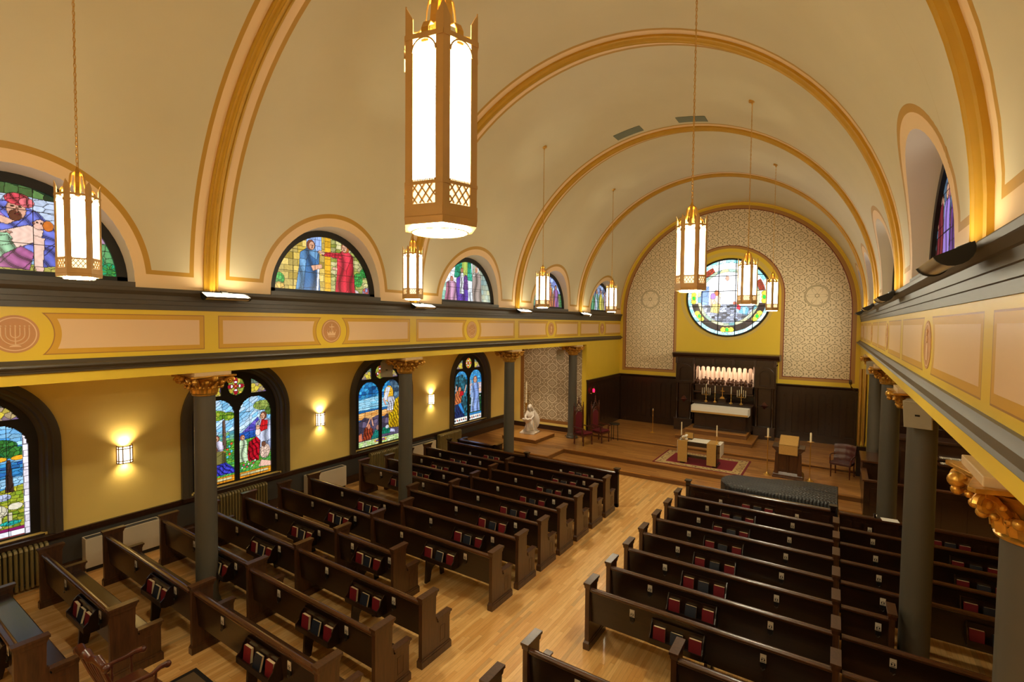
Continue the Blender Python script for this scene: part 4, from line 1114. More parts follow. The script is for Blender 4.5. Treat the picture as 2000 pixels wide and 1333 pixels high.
def pew(x0, x1, y, cards, rack, label, group, where, lend=True, rend=True, books=('r', 'd', 'r')):
    key = (round(x1-x0, 3), tuple(cards), rack, lend, rend)
    if key not in pew_cache: pew_cache[key] = o = make_pew(x1-x0, cards, rack, lend, rend)
    else: o = copy_tree(pew_cache[key])
    o.location = (x0, y, 0); tag(o, label, 'pew', group)
    if rack and books:
        n = len(books); rn = random.Random(int(y*100+x0*10)); w = (rack[1]-rack[0])
        names = {0: 'left', 1: 'middle', 2: 'right'}
        for i, k in enumerate(books):
            if k is None: continue
            u = rack[0]+.02+(w-.19)*i/2+rn.uniform(-.012, .012); tilt = -.20 if k == 'd' else -.08; dy = -.085 if k == 'd' else -.06
            kn = 'navy book tipped forward' if k == 'd' else 'red hymnal'
            place_book(k, (x0+u, y+dy+.01, .547+(0 if k != 'd' else .0)), tilt*-1*.0+(.10 if k == 'r' else .26)*-1, rn.uniform(-.04, .04), '%s, %s one in the rack behind the %s' % (kn, names[i], where), 'books in the pew racks')
    return o
# ---- left block, aisle side
XA, XB = -7.665, -4.665
rowsL = [12.04, 11.19, 10.33, 9.48, 8.64, 7.79, 6.93, 6.03, 5.17, 4.29, 3.43]
for i, y in enumerate(rowsL):
    w = '%s left aisle pew' % ORD[i]
    x0, x1, lend, rend = XA, XB, True, True
    cards, rack = (.83, 2.39), (1.5, 2.2)
    extra = ''
    if i == 4: x0 = -8.28; cards, rack = (1.45, 3.0), (2.12, 2.82); extra = ', starting beside the column'
    if i == 7: x1 = -6.1; cards, rack = (.45, 1.42), (.62, 1.28); extra = ', cut short'
    pew(x0, x1, y, cards, rack, 'dark oak pew, %s from the front, left of the aisle%s' % (ORD[i], extra), 'pews left of the aisle', w)
# ---- left block, wall side
rowsO = [11.96, 11.1, 10.27, 9.45, None, 7.77, 6.93, 6.03, 5.17, 4.36, 3.41, 2.50, 1.54]
for i, y in enumerate(rowsO):
    if y is None: continue
    xs = -10.93 if i < 9 else -10.98
    if i < 3: xs = -10.75
    rend = i >= 11; x1 = XA-.03 if not rend else -7.86
    L = x1-xs
    pew(xs, x1, y, (round(L-1.95, 3), round(L-.5, 3)) if i >= 5 else (round(L-2.4, 3), round(L-.85, 3)), (round(L-1.3, 3), round(L-.62, 3)) if i >= 5 else (round(L-1.95, 3), round(L-1.3, 3)),
        'dark oak pew, %s row from the front, against the left aisle by the wall' % ORD[i], 'pews by the left wall', '%s left wall pew' % ORD[i], rend=rend)
# ---- right block, aisle side
XR0, XR1 = -2.98, .135
rowsR = [12.03, 11.17, 10.32, 9.46, 8.62, 7.78, 6.94]
for i, y in enumerate(rowsR):
    pew(XR0, XR1, y, (.7, 2.35), (1.0, 1.66), 'dark oak pew, %s row from the front, right block beside the aisle' % ORD[i], 'pews right of the aisle', '%s right aisle pew' % ORD[i])
pew(-1.5, XR1, 6.05, (.5,), None, 'short dark oak pew behind the rearmost full right aisle pew', 'pews right of the aisle', '')
pew(-3.02, XR1, 5.17, (.7, 2.35), (1.0, 1.66), 'dark oak pew with only its aisle end and rail showing at the bottom centre', 'pews right of the aisle', 'bottom edge right aisle pew')
pew(-3.06, XR1, 4.36, (.7, 2.35), None, 'dark oak pew showing only its post cap at the bottom edge', 'pews right of the aisle', '')
# ---- right block, wall side
rowsQ = [12.03, 11.17, 10.32, 9.46, None, 7.78, 6.94]
for i, y in enumerate(rowsQ):
    if y is None: continue
    pew(XR1+.03, 4.1, y, (.52, 2.95), (1.62-.06*i, 2.28-.06*i), 'dark oak pew, %s row from the front, right aisle behind the columns' % ORD[i], 'pews of the right aisle', '%s far right pew' % ORD[i], lend=False)
pew(XR1+.03, .76, 8.62, (.42,), None, 'stub of dark oak pew ending against the wide right column', 'pews of the right aisle', '', lend=False)
# ---- front screens
def screen(x0, x1, y, h, cards, rack, label, posts, fluted=False, books=True, where=''):
    t = thing('pew_screen', label, 'pew screen', (x0, y, 0), 0, 'panelled screens before the front pews'); L = x1-x0
    b = MB().box(0, L, .03, .06, .08, h-.05)
    if fluted:
        n = int(L/.17)
        for i in range(n):
            if i % 4 != 3: b.box(.1+i*.17, .22+i*.17, .018, .03, .18, h-.16)
    b.build('panel', m_walnut if fluted else m_pew, t)
    MB().prism([(0, h-.05), (.01, h-.06), (.10, h-.06), (.11, h-.05), (.11, h-.02), (.09, h), (.02, h), (0, h-.02)], 'x', 0, L).build('top_rail', m_rail, t, smooth=True)
    MB().box(0, L, 0, .09, 0, .1).build('plinth', m_pew, t)
    for px in posts:
        MB().box(px-.045, px+.045, 0, .09, 0, h+.05).prism([(-.0, h+.0), (.09, h+.0), (.12, h+.07), (-.03, h+.07)], 'x', px-.05, px+.05).box(px-.075, px+.075, -.035, .125, h+.07, h+.10).build('post', m_pew, t, bevel=.004)
    if rack:
        for k, (a, c_) in enumerate(rack):
            MB().box(a, c_, -.1, .03, .525, .545).box(a, c_, -.11, -.095, .525, .585).box(a-.015, a, -.11, .03, .5, .68).box(c_, c_+.015, -.11, .03, .5, .68).build('book_rack', m_pew, t)
            if books:
                for i, kk in enumerate(('r', 'd', 'r')):
                    place_book(kk, (x0+a+.02+(c_-a-.19)*i/2, y-.055, .547), -.1 if kk == 'r' else -.16, 0, '%s, %s one, %srack of %s' % ('red hymnal' if kk == 'r' else 'navy book', ['left', 'middle', 'right'][i], '' if len(rack) == 1 else ['left-hand ', 'right-hand '][k], where), 'books in the pew racks')
    for u in cards: card(t, u, .02, .62)
    return t
screen(-10.55, XB, 12.92, .95, (.95, 2.35, 4.2, 5.15), ((1.5, 2.1), (4.45, 5.05)), 'long plain oak screen in front of the front left pew', (.05, 3.05, 5.84), where='the long left screen')
screen(-2.95, .10, 12.95, .97, (.8, 2.35), ((1.25, 1.9),), 'reddish panelled oak screen before the front right aisle pew, beside the piano', (.05, 3.0), True, where='the screen beside the piano')
screen(.16, 4.2, 12.98, .95, (.52, 2.6), ((1.45, 2.05),), 'panelled oak screen before the front right aisle pew, behind the columns', (4.0,), True, where='the screen behind the right columns')
t = thing('prayer_desk', 'low dark oak front bench by the left wall with blue light on its top', 'bench', (-10.45, 13.35, 0))
MB().box(0, 1.5, .0, .04, 0, .92).box(0, .06, 0, .5, 0, .92).box(1.44, 1.5, 0, .5, 0, .92).build('panel', m_pew, t, bevel=.004)
MB().box(-.02, 1.52, -.02, .12, .92, .95).box(-.02, .08, -.02, .5, .92, .95).box(1.42, 1.52, -.02, .5, .92, .95).build('top_rail', m_rail, t, bevel=.004)
MB().box(.06, 1.44, .04, .48, .4, .44).build('seat', m_seat, t)

# ================================================================== PENDANT LANTERNS
def hexpt(r, k, z, off=0): a = PI/3*k+off; return (r*math.cos(a), r*math.sin(a), z)
def make_lantern():
    t = bpy.data.objects.new('pendant_lantern', None); C.objects.link(t)
    r = .182; ap = r*math.cos(PI/6); z0, z1 = 0.03, .765
    f = MB()
    for k in range(6):
        p = hexpt(r, k, 0)
        a = PI/3*k; ta = Vector((-math.sin(a), math.cos(a), 0)); ra = Vector((math.cos(a), math.sin(a), 0)); c = Vector(p)
        # L shaped corner posts with slanted tops
        for q in (-1, 1):
            d = Vector(hexpt(r, k+q, 0))-c; d.normalize()
            V = [c+Vector((0, 0, -.03)), c+d*.036+Vector((0, 0, -.03)), c+d*.036+Vector((0, 0, z1+.075)), c+Vector((0, 0, z1+.135))]
            nrm = Vector((math.cos(a+q*PI/6), math.sin(a+q*PI/6), 0))*.006
            f.add([v+nrm*0 for v in V]+[v-nrm for v in V], [(0, 1, 2, 3), (7, 6, 5, 4), (0, 4, 5, 1), (1, 5, 6, 2), (2, 6, 7, 3), (3, 7, 4, 0)])
    for k in range(6):
        c0, c1 = Vector(hexpt(r, k, 0)), Vector(hexpt(r, k+1, 0)); d = (c1-c0); L = d.length; d.normalize(); nrm = Vector((math.cos(PI/3*k+PI/6), math.sin(PI/3*k+PI/6), 0))
        def Q(u, z, o=0): return c0+d*u+nrm*o+Vector((0, 0, z))
        f.bar(Q(0, z0-.0), Q(L, z0-.0), .006, .05, (0, 0, 1)); f.bar(Q(0, .145), Q(L, .145), .006, .014); f.bar(Q(0, z1), Q(L, z1), .008, .022)
        # arch
        rr = L/2-.034; prev = None
        for i in range(13):
            a = PI*i/12; p = Q(L/2-rr*math.cos(a), z1-.012-rr*1.0+rr*math.sin(a))
            if prev is not None: f.bar(prev, p, .007, .012, nrm)
            prev = p
        # lattice
        x0, x1, za, zb_ = .036, L-.036, .058, .138; n = 3; s = (x1-x0)/n
        for i in range(-1, n+1):
            for sg in (1, -1):
                ua = x0+i*s; ub = ua+(zb_-za)*s/(zb_-za)*1.0*2
                pa, pb = [ua, za], [ua+1.6*s, zb_]
                if sg < 0: pa, pb = [pa[0], zb_], [pb[0], za]
                def clip(p, q):
                    if p[0] < x0: tt = (x0-p[0])/(q[0]-p[0]); p = [x0, p[1]+(q[1]-p[1])*tt]
                    if q[0] > x1: tt = (x1-p[0])/(q[0]-p[0]); q = [x1, p[1]+(q[1]-p[1])*tt]
                    return p, q
                if pb[0] <= x0 or pa[0] >= x1: continue
                pa, pb = clip(pa, pb); f.bar(Q(pa[0], pa[1], .0), Q(pb[0], pb[1], .0), .005, .0075, nrm)
        for i in range(14): f.bar(Q(.038+(L-.076)*i/13, .152, .0), Q(.038+(L-.076)*i/13, .160, .0), .005, .006, nrm)
    f.build('cage', m_lampframe, t)
    base = MB()
    pts = [hexpt(r+.004, k, 0) for k in range(6)]
    base.lathe([(r, -.03), (r+.004, 0), (r, .012), (.14, .012), (.14, -.03)], (0, 0, 0), 6)
    base.build('base_ring', m_lampframe, t)
    for k in range(6):
        c0, c1 = Vector(hexpt(r-.008, k, 0)), Vector(hexpt(r-.008, k+1, 0))
        MB().add([c0+Vector((0, 0, .147)), c1+Vector((0, 0, .147)), c1+Vector((0, 0, z1-.01)), c0+Vector((0, 0, z1-.01))], [(0, 1, 2, 3)]).build('glass_panel', m_lamp, t)
        MB().add([c0+Vector((0, 0, .03)), c1+Vector((0, 0, .03)), c1+Vector((0, 0, .146)), c0+Vector((0, 0, .146))], [(0, 1, 2, 3)]).build('lattice_glass', m_lattice, t)
    db = MB(); db.lathe([(.128, -.028), (.128, -.04), (.112, -.046)], n=28); db.build('diffuser', m_lampbot, t, smooth=True)
    rg = MB()
    for q in (.128, .1, .07): rg.tube([(q*math.cos(2*PI*i/28), q*math.sin(2*PI*i/28), -.044-(.002 if q < .12 else 0)) for i in range(28)], .0038, 5, closed=True)
    rg.build('diffuser_ring', m_lampframe, t)
    cr = MB()
    for k in range(6):
        a = PI/3*k+PI/6; pth = [(.15, .74), (.15, .80), (.13, .835), (.10, .84), (.078, .86), (.066, .90), (.062, .95), (.055, .985), (.03, 1.01)]
        for (q0, h0), (q1, h1) in zip(pth[:-1], pth[1:]):
            cr.bar((q0*math.cos(a), q0*math.sin(a), h0), (q1*math.cos(a), q1*math.sin(a), h1), .034, .005, (math.cos(a), math.sin(a), .01))
    cr.lathe([(.02, .78), (.03, .84), (.024, .94), (.03, 1.01), (.018, 1.03), (.01, 1.06)], n=12)
    cr.build('crown', m_brass, t, smooth=True)
    MB().lathe([(.10, .735), (.10, .74), (.02, .745)], n=18).build('uplight_bulb', m_bulb, t)
    ch = MB(); z = 1.05; zc = 9.38-5.36; i = 0
    while z < zc:
        pts = []
        for q in range(12):
            a = 2*PI*q/12; u = .011*math.cos(a); w = .026*math.sin(a)
            pts.append((u, 0, z+.026+w) if i % 2 == 0 else (0, u, z+.026+w))
        ch.tube(pts, .0032, 5, closed=True); z += .042; i += 1
    ch.tube([(.008, .008, 1.04), (.012, -.006, 2), (-.008, .008, 3), (.0, .0, zc)], .0022, 5)
    ch.build('chain', m_brass, t)
    MB().lathe([(.012, zc-.06), (.02, zc-.03), (.065, zc-.012), (.07, zc+.03)], n=20).build('ceiling_canopy', m_brass, t, smooth=True)
    return t
LL = [('nearest lantern of the left row, hanging before the first arched window at far left', 'second lantern of the left row, hanging low beside the large central lantern', 'third lantern of the left row, small, before the fourth arched window', 'farthest lantern of the left row, beside the altar wall'),
      ('very large glowing hexagonal lantern close to the camera at top centre', 'second lantern of the right row, hanging left of the round window', 'third lantern of the right row, hanging in front of the round window', 'farthest lantern of the right row, at the right rim of the round window')]
proto = None
for s in (0, 1):
    for k in (0, 1, 2, 3, -1):  # last index: unseen lantern behind the camera, added to light the near vault
        if proto is None: proto = make_lantern(); o = proto
        else: o = copy_tree(proto)
        x = XC+(-2.35, 2.335)[s]; y = YW0+BAY*k+.02
        ang = math.atan2(-y, -x)   # towards the gallery, where the room is seen from
        rot = [[.52, .52, .52, .5, 0], [.06, .42, .45, .02, 0]][s][k]
        o.location = (x, y, 5.36); o.rotation_euler = (0, 0, ang+rot)
        tag(o, LL[s][k], 'lantern', 'hexagonal pendant lanterns')

# ================================================================== CORNICE FLOODS
def make_flood():
    t = bpy.data.objects.new('cornice_floodlight', None); C.objects.link(t)
    # local: x = away from the wall into the nave, y along the wall
    b = MB(); n = 10; r = .085; L = .37
    sec = [(.0+r*math.cos(PI+PI*i/n), r*math.sin(PI+PI*i/n)) for i in range(n+1)]
    secin = [(q[0]*.93, q[1]*.93) for q in sec]
    b.add([(p[0], -L, p[1]) for p in sec]+[(p[0], L, p[1]) for p in sec], [(i, i+1, n+2+i, n+1+i) for i in range(n)])
    sh = b.build('reflector', m_silver, t, smooth=True)
    e = MB()
    for q in (-1, 1): MB().prism([(p[0]*1.1, p[1]*1.1) for p in sec], 'y', q*L-.008, q*L+.008).build('end_cap', m_black, t)
    MB().box(-.14, -.07, -.05, .05, -.05, .02).build('bracket', m_black, t)
    g = MB().add([(-r*.85, -L+.02, -.012), (r*.85, -L+.02, -.012), (r*.85, L-.02, -.012), (-r*.85, L-.02, -.012)], [(0, 1, 2, 3)]); g.build('lit_tube', m_tube, t)
    return t
fp = None
FL = ['slim bright floodlight on the left cornice under the nearest gold rib', 'floodlight on the left cornice behind the second left lantern', 'third floodlight along the left cornice, under the third gold rib', 'farthest small floodlight on the left cornice', 'unseen floodlight added on the left cornice behind the viewpoint']
FR = ['dark half-round floodlight on the right cornice, out of the right edge', 'large dark floodlight with silver face jutting from the right cornice beside the big window', 'second dark floodlight along the right cornice, at the foot of a gold rib', 'third floodlight along the right cornice', 'farthest tiny floodlight on the right cornice beside the altar wall']
for s in (-1, 1):
    for k in (0, 1, 2, 3, -1):  # closing entry is an unseen floodlight added so the near vault is lit
        if fp is None: fp = make_flood(); o = fp
        else: o = copy_tree(fp)
        y = YC0+BAY*k-(.0 if s > 0 else -.15)
        o.location = (XC+s*(W-.09-.13), y, 5.335)
        o.rotation_euler = (0, math.radians(30), 0 if s < 0 else PI)
        o.rotation_euler = Matrix.Rotation(0 if s < 0 else PI, 4, 'Z').to_euler()
        M = Matrix.Rotation(0 if s < 0 else PI, 4, 'Z') @ Matrix.Rotation(math.radians(24), 4, 'Y')
        o.rotation_euler = M.to_euler()
        tag(o, (FL if s < 0 else ['dark half-round floodlight jutting from the right cornice beside the nearest right window', 'second dark floodlight along the right cornice, under a gold rib', 'third dark floodlight along the right cornice', 'farthest tiny floodlight on the right cornice beside the altar wall', 'unseen floodlight added on the right cornice behind the viewpoint'])[k], 'floodlight', 'floodlights on the cornices')

# ================================================================== SCONCES
def make_sconce():
    t = bpy.data.objects.new('wall_sconce', None); C.objects.link(t)
    w, d, h = .13, .11, .35
    P = [(0, -w), (d*.72, -w), (d, -w*.45), (d, w*.45), (d*.72, w), (0, w)]
    P = [(0, -w), (d*.6, -w*.95), (d, -w*.5), (d, w*.5), (d*.6, w*.95), (0, w)]
    f = MB()
    for i, (a, b_) in enumerate(P): f.box(a-.007, a+.007, b_-.009, b_+.009, -.01, h+.02)
    for z in (0, .05, h-.05, h):
        for p, q in zip(P[:-1], P[1:]): f.bar((p[0], p[1], z), (q[0], q[1], z), .010, .018)
    f.build('frame', m_bronze, t)
    for p, q in zip(P[:-1], P[1:]):
        MB().add([(p[0]-.004, p[1]*.97, .0), (q[0]-.004, q[1]*.97, .0), (q[0]-.004, q[1]*.97, h), (p[0]-.004, p[1]*.97, h)], [(0, 1, 2, 3)]).build('glass_panel', m_sconce, t)
    return t
sp = make_sconce()
SL = ['lit wall sconce between the two nearest arched windows', 'lit wall sconce between the second and third arched windows', 'lit wall sconce between the third and fourth arched windows']
for k, y in enumerate((4.14, 8.96, 13.76)):
    o = sp if k == 0 else copy_tree(sp); o.location = (WL+.005, y, 1.965); tag(o, SL[k], 'sconce', 'sconces on the left wall')

# ================================================================== RADIATORS AND HEATERS
def make_radiator(L):
    t = bpy.data.objects.new('radiator', None); C.objects.link(t); n = int(L/.072)
    for i in range(n):
        y = (i+.5)*.072; b = MB()
        for x in (.035, .10, .165):
            b.tube([(x, y, .06), (x, y, .74)], .026, 8)
        b.tube([(.035, y, .74), (.05, y, .775), (.10, y, .79), (.15, y, .775), (.165, y, .74)], .03, 8)
        b.tube([(.035, y, .09), (.165, y, .09)], .03, 8)
        b.build('section', m_rad, t, smooth=True)
    MB().tube([(.1, -.02, .12), (.1, L+.06, .12), (.1, L+.06, .0)], .018, 8).ball((.1, L+.06, .3), .02).build('valve_pipe', m_black, t, smooth=True)
    return t
RL = ['bronze ribbed radiator under the nearest arched window at far left', 'bronze ribbed radiator under the second window, behind the nearest column', 'bronze ribbed radiator under the third arched window', 'bronze ribbed radiator under the fourth window, behind the front left pew']
rp = make_radiator(1.30)
for k, y in enumerate((1.55, 5.9, 10.68, 15.5-.05)):
    if k == 3: y = 14.0
    o = rp if k == 0 else copy_tree(rp); o.location = (WL+.07, y, 0); tag(o, RL[k], 'radiator', 'bronze radiators along the left wall')
def make_heater():
    t = bpy.data.objects.new('convector_heater', None); C.objects.link(t); L = 1.32
    MB().box(0, .2, 0, L, .08, .64).box(0, .012, 0, L, .64, .66).box(.188, .2, 0, L, .64, .66).box(0, .2, 0, .02, .64, .66).box(0, .2, L-.02, L, .64, .66).build('casing', m_heater, t, bevel=.006)
    MB().box(.02, .18, .03, L-.03, .642, .65).build('outlet_grille', m_dado, t)
    MB().box(.02, .17, .02, L-.02, 0, .08).build('plinth', m_black, t)
    return t
HL = ['cream convector heater under the nearest sconce', 'cream convector heater under the middle sconce', 'cream convector heater under the farthest sconce']
hp = make_heater()
for k, y in enumerate((3.38, 8.38, 12.45)):
    o = hp if k == 0 else copy_tree(hp); o.location = (WL+.05, y, 0); tag(o, HL[k], 'heater', 'cream convector heaters along the left wall')
# ================================================================== CHANCEL
def arch_panel(b, x0, x1, z0, z1, y0, y1, ax='y', n=10):
    c, r = (x0+x1)/2, (x1-x0)/2
    b.prism([(x0, z0), (x1, z0)]+[(c+r*math.cos(PI*i/n), z1-r+r*math.sin(PI*i/n)) for i in range(n+1)], ax, y0, y1)
def wainscot(x0, x1, label):
    t = thing('chancel_panelling', label, 'wood panelling', (0, 0, 0), 0, None)
    MB().box(x0, x1, D-.06, D-.005, H3, 2.52).build('panel_board', m_walnut, t)
    b = MB(); n = max(1, int(round((x1-x0)/.42))); s = (x1-x0)/n
    ya, yb = D-.105, D-.06
    for i in range(n):
        c = x0+s*(i+.5); r = .125; zt = 2.30-r
        b.box(x0+s*i, c-r, ya, yb, H3, 2.5); b.box(c+r, x0+s*(i+1), ya, yb, H3, 2.5); b.box(c-r, c+r, ya, yb, H3, H3+.3)
        for q in range(8):
            a0, a1 = PI*q/8, PI*(q+1)/8
            b.prism([(c+r*math.cos(a0), zt+r*math.sin(a0)), (c+r*math.cos(a0), 2.5), (c+r*math.cos(a1), 2.5), (c+r*math.cos(a1), zt+r*math.sin(a1))], 'y', ya, yb)
        arch_panel(b, c-.09, c+.09, H3+.36, 2.24, D-.075, D-.06)
    b.build('arched_panels', m_walnut, t)
    MB().prism([(D-.005, 2.48), (D-.07, 2.48), (D-.10, 2.53), (D-.16, 2.57), (D-.16, 2.60), (D-.005, 2.60)], 'x', x0, x1).build('cornice', m_walnutx, t)
    return t
wainscot(XL+.102, -5.665, 'dark walnut arched panelling left of the carved altar reredos')
wainscot(-1.875, XR-.02, 'dark walnut arched panelling right of the reredos, behind the leather chair')
t = thing('chancel_panelling', 'dark walnut panelling along the left chancel side wall, behind the thrones', 'wood panelling')
MB().box(XL+.003, XL+.08, 19.42, D-.006, H3, 2.52).build('panel_board', m_walnut, t)
b = MB()
for i in range(9):
    c = 19.75+i*.39
    pts = [(c-.13, H3+.3), (c+.13, H3+.3)]+[(c+.13*math.cos(PI*j/10), 2.17+.13*math.sin(PI*j/10)) for j in range(11)]
    b.prism(pts, 'x', XL+.08, XL+.099)
b.build('raised_panels', m_walnut, t, bevel=.004)
MB().box(XL+.003, XL+.10, 19.35, D-.006, 2.53, 2.60).box(XL+.003, XL+.09, 19.38, D-.006, 2.47, 2.53).build('cornice', m_walnutx, t)

# ---- reredos
t = thing('altar_reredos', 'tall carved dark oak reredos with lit curtained niche under the round window', 'reredos', (-3.77, 22.5, H3))
def X_(x): return x+3.77
b = MB()
fw = D-22.5-.01
zt = 3.72-H3
# carcass pieces
for x0, x1 in ((-5.66, -4.93), (-2.62, -1.88)):
    b.box(X_(x0), X_(x1), .1, fw, 0, 3.35-H3)
b.box(X_(-4.93), X_(-2.62), .55, fw, 0, 3.4-H3)
b.box(X_(-5.66), X_(-1.88), .06, fw, 3.30-H3, 3.56-H3)
b.build('carcass', m_walnut, t)
MB().prism([(.1, 3.5-H3), (.03, 3.52-H3), (0, 3.58-H3), (-.08, 3.64-H3), (-.10, 3.70-H3), (-.09, 3.73-H3), (fw, 3.74-H3), (fw, 3.5-H3)], 'x', X_(-5.78), X_(-1.77)).build('cornice', m_walnutx, t)
for q in (-5.66, -4.98, -4.2, -3.45, -2.67, -1.98): MB().box(X_(q), X_(q+.1), .03, .1, 3.26-H3, 3.52-H3).build('frieze_block', m_walnutx, t, bevel=.005)
for sx in (-5.295, -2.25):
    a = MB(); cx = X_(sx)
    # round headed arch ring
    n = 14; V = []; F = []
    for i in range(n+1):
        q = PI*i/n
        for r, y in ((.20, .03), (.32, .03), (.32, .1), (.20, .1)): V.append((cx+r*math.cos(q), y, 2.92-H3+r*math.sin(q)))
    for i in range(n):
        for k in range(4): F.append((i*4+k, i*4+(k+1) % 4, (i+1)*4+(k+1) % 4, (i+1)*4+k))
    a.add(V, F); a.box(cx-.33, cx-.19, .02, .1, 2.5-H3, 2.92-H3); a.box(cx+.19, cx+.33, .02, .1, 2.5-H3, 2.92-H3); a.box(cx-.36, cx+.36, 0, .1, 2.42-H3, 2.52-H3)
    a.box(cx-.36, cx+.36, .04, .1, 1.62-H3, 1.68-H3); a.box(cx-.22, cx+.22, .07, .1, .75-H3, 2.45-H3)
    a.build('arched_niche_frame', m_walnut, t, bevel=.004)
    MB().lathe([(.02, -.12), (.06, -.06), (.14, 0), (.15, .02), (.02, .03)], (cx, .06, 1.72-H3), 14).prism([(cx-.1, 1.74-H3), (cx-.07, 1.82-H3), (cx, 1.88-H3), (cx+.07, 1.82-H3), (cx+.1, 1.74-H3)], 'y', .03, .08).build('carved_bracket', m_redwood, t, smooth=True)
    for q in (-.28, .28):
        MB().lathe([(.07, .88-H3), (.07, .93-H3), (.045, .97-H3), (.042, 1.6-H3), (.05, 1.63-H3), (.04, 1.66-H3), (.036, 2.32-H3), (.05, 2.36-H3), (.06, 2.42-H3)], (cx+q, .0, 0), 12).build('turned_colonnette', m_walnut, t, smooth=True)
    MB().box(cx-.37, cx+.37, -.06, .1, 0, .86-H3+.02).box(cx-.39, cx+.39, -.08, .1, .84-H3, .9-H3).build('plinth', m_walnutx, t, bevel=.005)
# scalloped valance over the niche
v = MB(); x0, x1 = -4.86, -2.68; n = 11; s = (x1-x0)/n; zt_, zb_ = 3.32, 2.98
for i in range(n):
    c = x0+s*(i+.5); r = s*.36
    pts = [(X_(c-s/2), zt_-H3), (X_(c-s/2), zb_-.02-H3)]+[(X_(c-s/2+.025), zb_+.05-H3)]+[(X_(c+r*math.cos(PI-PI*j/8)), zb_+.13-H3+r*math.sin(PI-PI*j/8)) for j in range(9)]+[(X_(c+s/2-.025), zb_+.05-H3), (X_(c+s/2), zb_-.02-H3), (X_(c+s/2), zt_-H3)]
    v.prism(pts, 'y', .12, .17)
v.build('scalloped_valance', m_walnut, t)
c = MB(); n = 220; V = []
for i in range(n+1):
    x = X_(-4.9+2.25*i/n); q = i/n*PI*2*13
    for z in (2.40-H3, 3.3-H3): V.append((x+.012*math.sin(q*2), .42+.05*math.sin(q)+.015*math.sin(q*2.7), z))
c.add(V, [(2*i, 2*i+2, 2*i+3, 2*i+1) for i in range(n)]); c.build('pleated_curtain', m_curtain, t, smooth=True)
MB().box(X_(-4.86), X_(-2.66), .02, .5, 2.36-H3, 2.42-H3).box(X_(-4.84), X_(-2.68), .04, .5, 2.14-H3, 2.36-H3).box(X_(-4.88), X_(-2.64), .0, .5, 2.07-H3, 2.13-H3).build('niche_shelf', m_walnutx, t, bevel=.004)
fg = MB(); rn = random.Random(3)
for i in range(13):
    x = X_(-4.78+i*.165+rn.uniform(-.03, .03)); y = .2+rn.uniform(-.04, .05); h = rn.uniform(.22, .32); z0 = 2.42-H3; ln = rn.uniform(-.06, .06)
    fg.ball((x, y, z0+h*.3), .085, 8, (1, .8, 1.2)); fg.ball((x+ln*.5, y, z0+h*.62), .06, 8, (1.1, .8, 1.2)); fg.ball((x+ln, y-.01, z0+h*.95), .036, 8); fg.tube([(x+ln*.5-.05, y, z0+h*.7), (x+ln-.1, y-.05, z0+h*.5), (x+ln-.06, y-.09, z0+h*.42)], .02, 6); fg.tube([(x+.05, y, z0+h*.7), (x+.1, y-.05, z0+h*.55), (x+.04, y-.09, z0+h*.45)], .02, 6)
o = fg.build('carved_figures', plain('dark_bronze_carving', (84, 52, 32), .35, metal=.2, nscale=20, var=.3), t, smooth=True)
# ---- altar steps + altar
t = thing('altar_steps', 'two oak steps below the high altar', 'steps', (-3.78, 20.62, H3))
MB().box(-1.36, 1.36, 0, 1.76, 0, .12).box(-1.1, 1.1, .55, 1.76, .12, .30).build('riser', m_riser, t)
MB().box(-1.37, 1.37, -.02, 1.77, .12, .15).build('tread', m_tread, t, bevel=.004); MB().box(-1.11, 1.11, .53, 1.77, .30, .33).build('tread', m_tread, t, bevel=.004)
t = thing('high_altar', 'dark carved high altar with a white and tan frontal, against the reredos', 'altar', (-3.7, 21.43, H3+.33))
zb = 0
b = MB().box(-.93, .93, .08, .75, 0, .68)
for i in range(4): arch_panel(b, -.85+i*.45, -.50+i*.45, .12, .56, .055, .08)
b.box(-.97, .97, .04, .78, 0, .09).box(-.97, .97, .04, .78, .62, .68)
b.box(-1.0, 1.08, .44, .95, .0, 1.0).box(-1.12, 1.12, .4, .96, 1.0, 1.03)
b.build('body', m_walnut, t, bevel=.004)
MB().box(-1.02, 1.02, -.02, .68, .90, .935).box(-1.0, 1.0, 0.0, .66, .68, .90).build('mensa', m_walnutx, t)
MB().box(-1.035, 1.035, -.035, .69, .93, .945).box(-1.035, 1.035, -.045, -.03, .72, .945).box(1.025, 1.04, -.045, .69, .66, .945).box(-1.04, -1.025, -.045, .69, .66, .945).build('white_cloth', m_white, t)
MB().box(-1.03, 1.03, -.05, -.036, .66, .73).build('tan_fringe', m_tan, t)
def candlestick(name, label, x, y, z, hs, hc, arms=0, base=.07, mat=None, rad=.012):
    mat = mat or m_brass
    t = thing(name, label, 'candlestick' if not arms else 'candelabrum', (x, y, z), 0, None)
    MB().lathe([(base, 0), (base*.9, .012), (base*.4, .03), (.014, .06), (.010, hs*.3), (.022, hs*.35), (.010, hs*.42), (.012, hs*.7), (.02, hs*.76), (.010, hs*.82), (.012, hs*.95), (.034, hs-.008), (.034, hs)], n=14).build('stem', mat, t, smooth=True)
    MB().lathe([(rad, hs), (rad, hs+hc), (rad*.3, hs+hc+.012)], n=10).build('candle', m_candle, t, smooth=True)
    if arms:
        b = MB(); 
        for q in (-2, -1, 1, 2):
            xx = q*.075; zz = hs-.09+abs(q)*-.02
            b.tube([(0, 0, hs*.62), (xx*.5, 0, hs*.62+.01), (xx, 0, zz-.03), (xx, 0, zz)], .006, 6); b.lathe([(.022, zz), (.022, zz+.008)], (xx, 0, 0), 10)
            MB().lathe([(rad*.8, zz+.008), (rad*.8, zz+.008+hc*.85)], (xx, 0, 0), 8).build('candle', m_candle, t, smooth=True)
        b.build('arms', mat, t, smooth=True)
    return t
zg = H3+.33+1.03
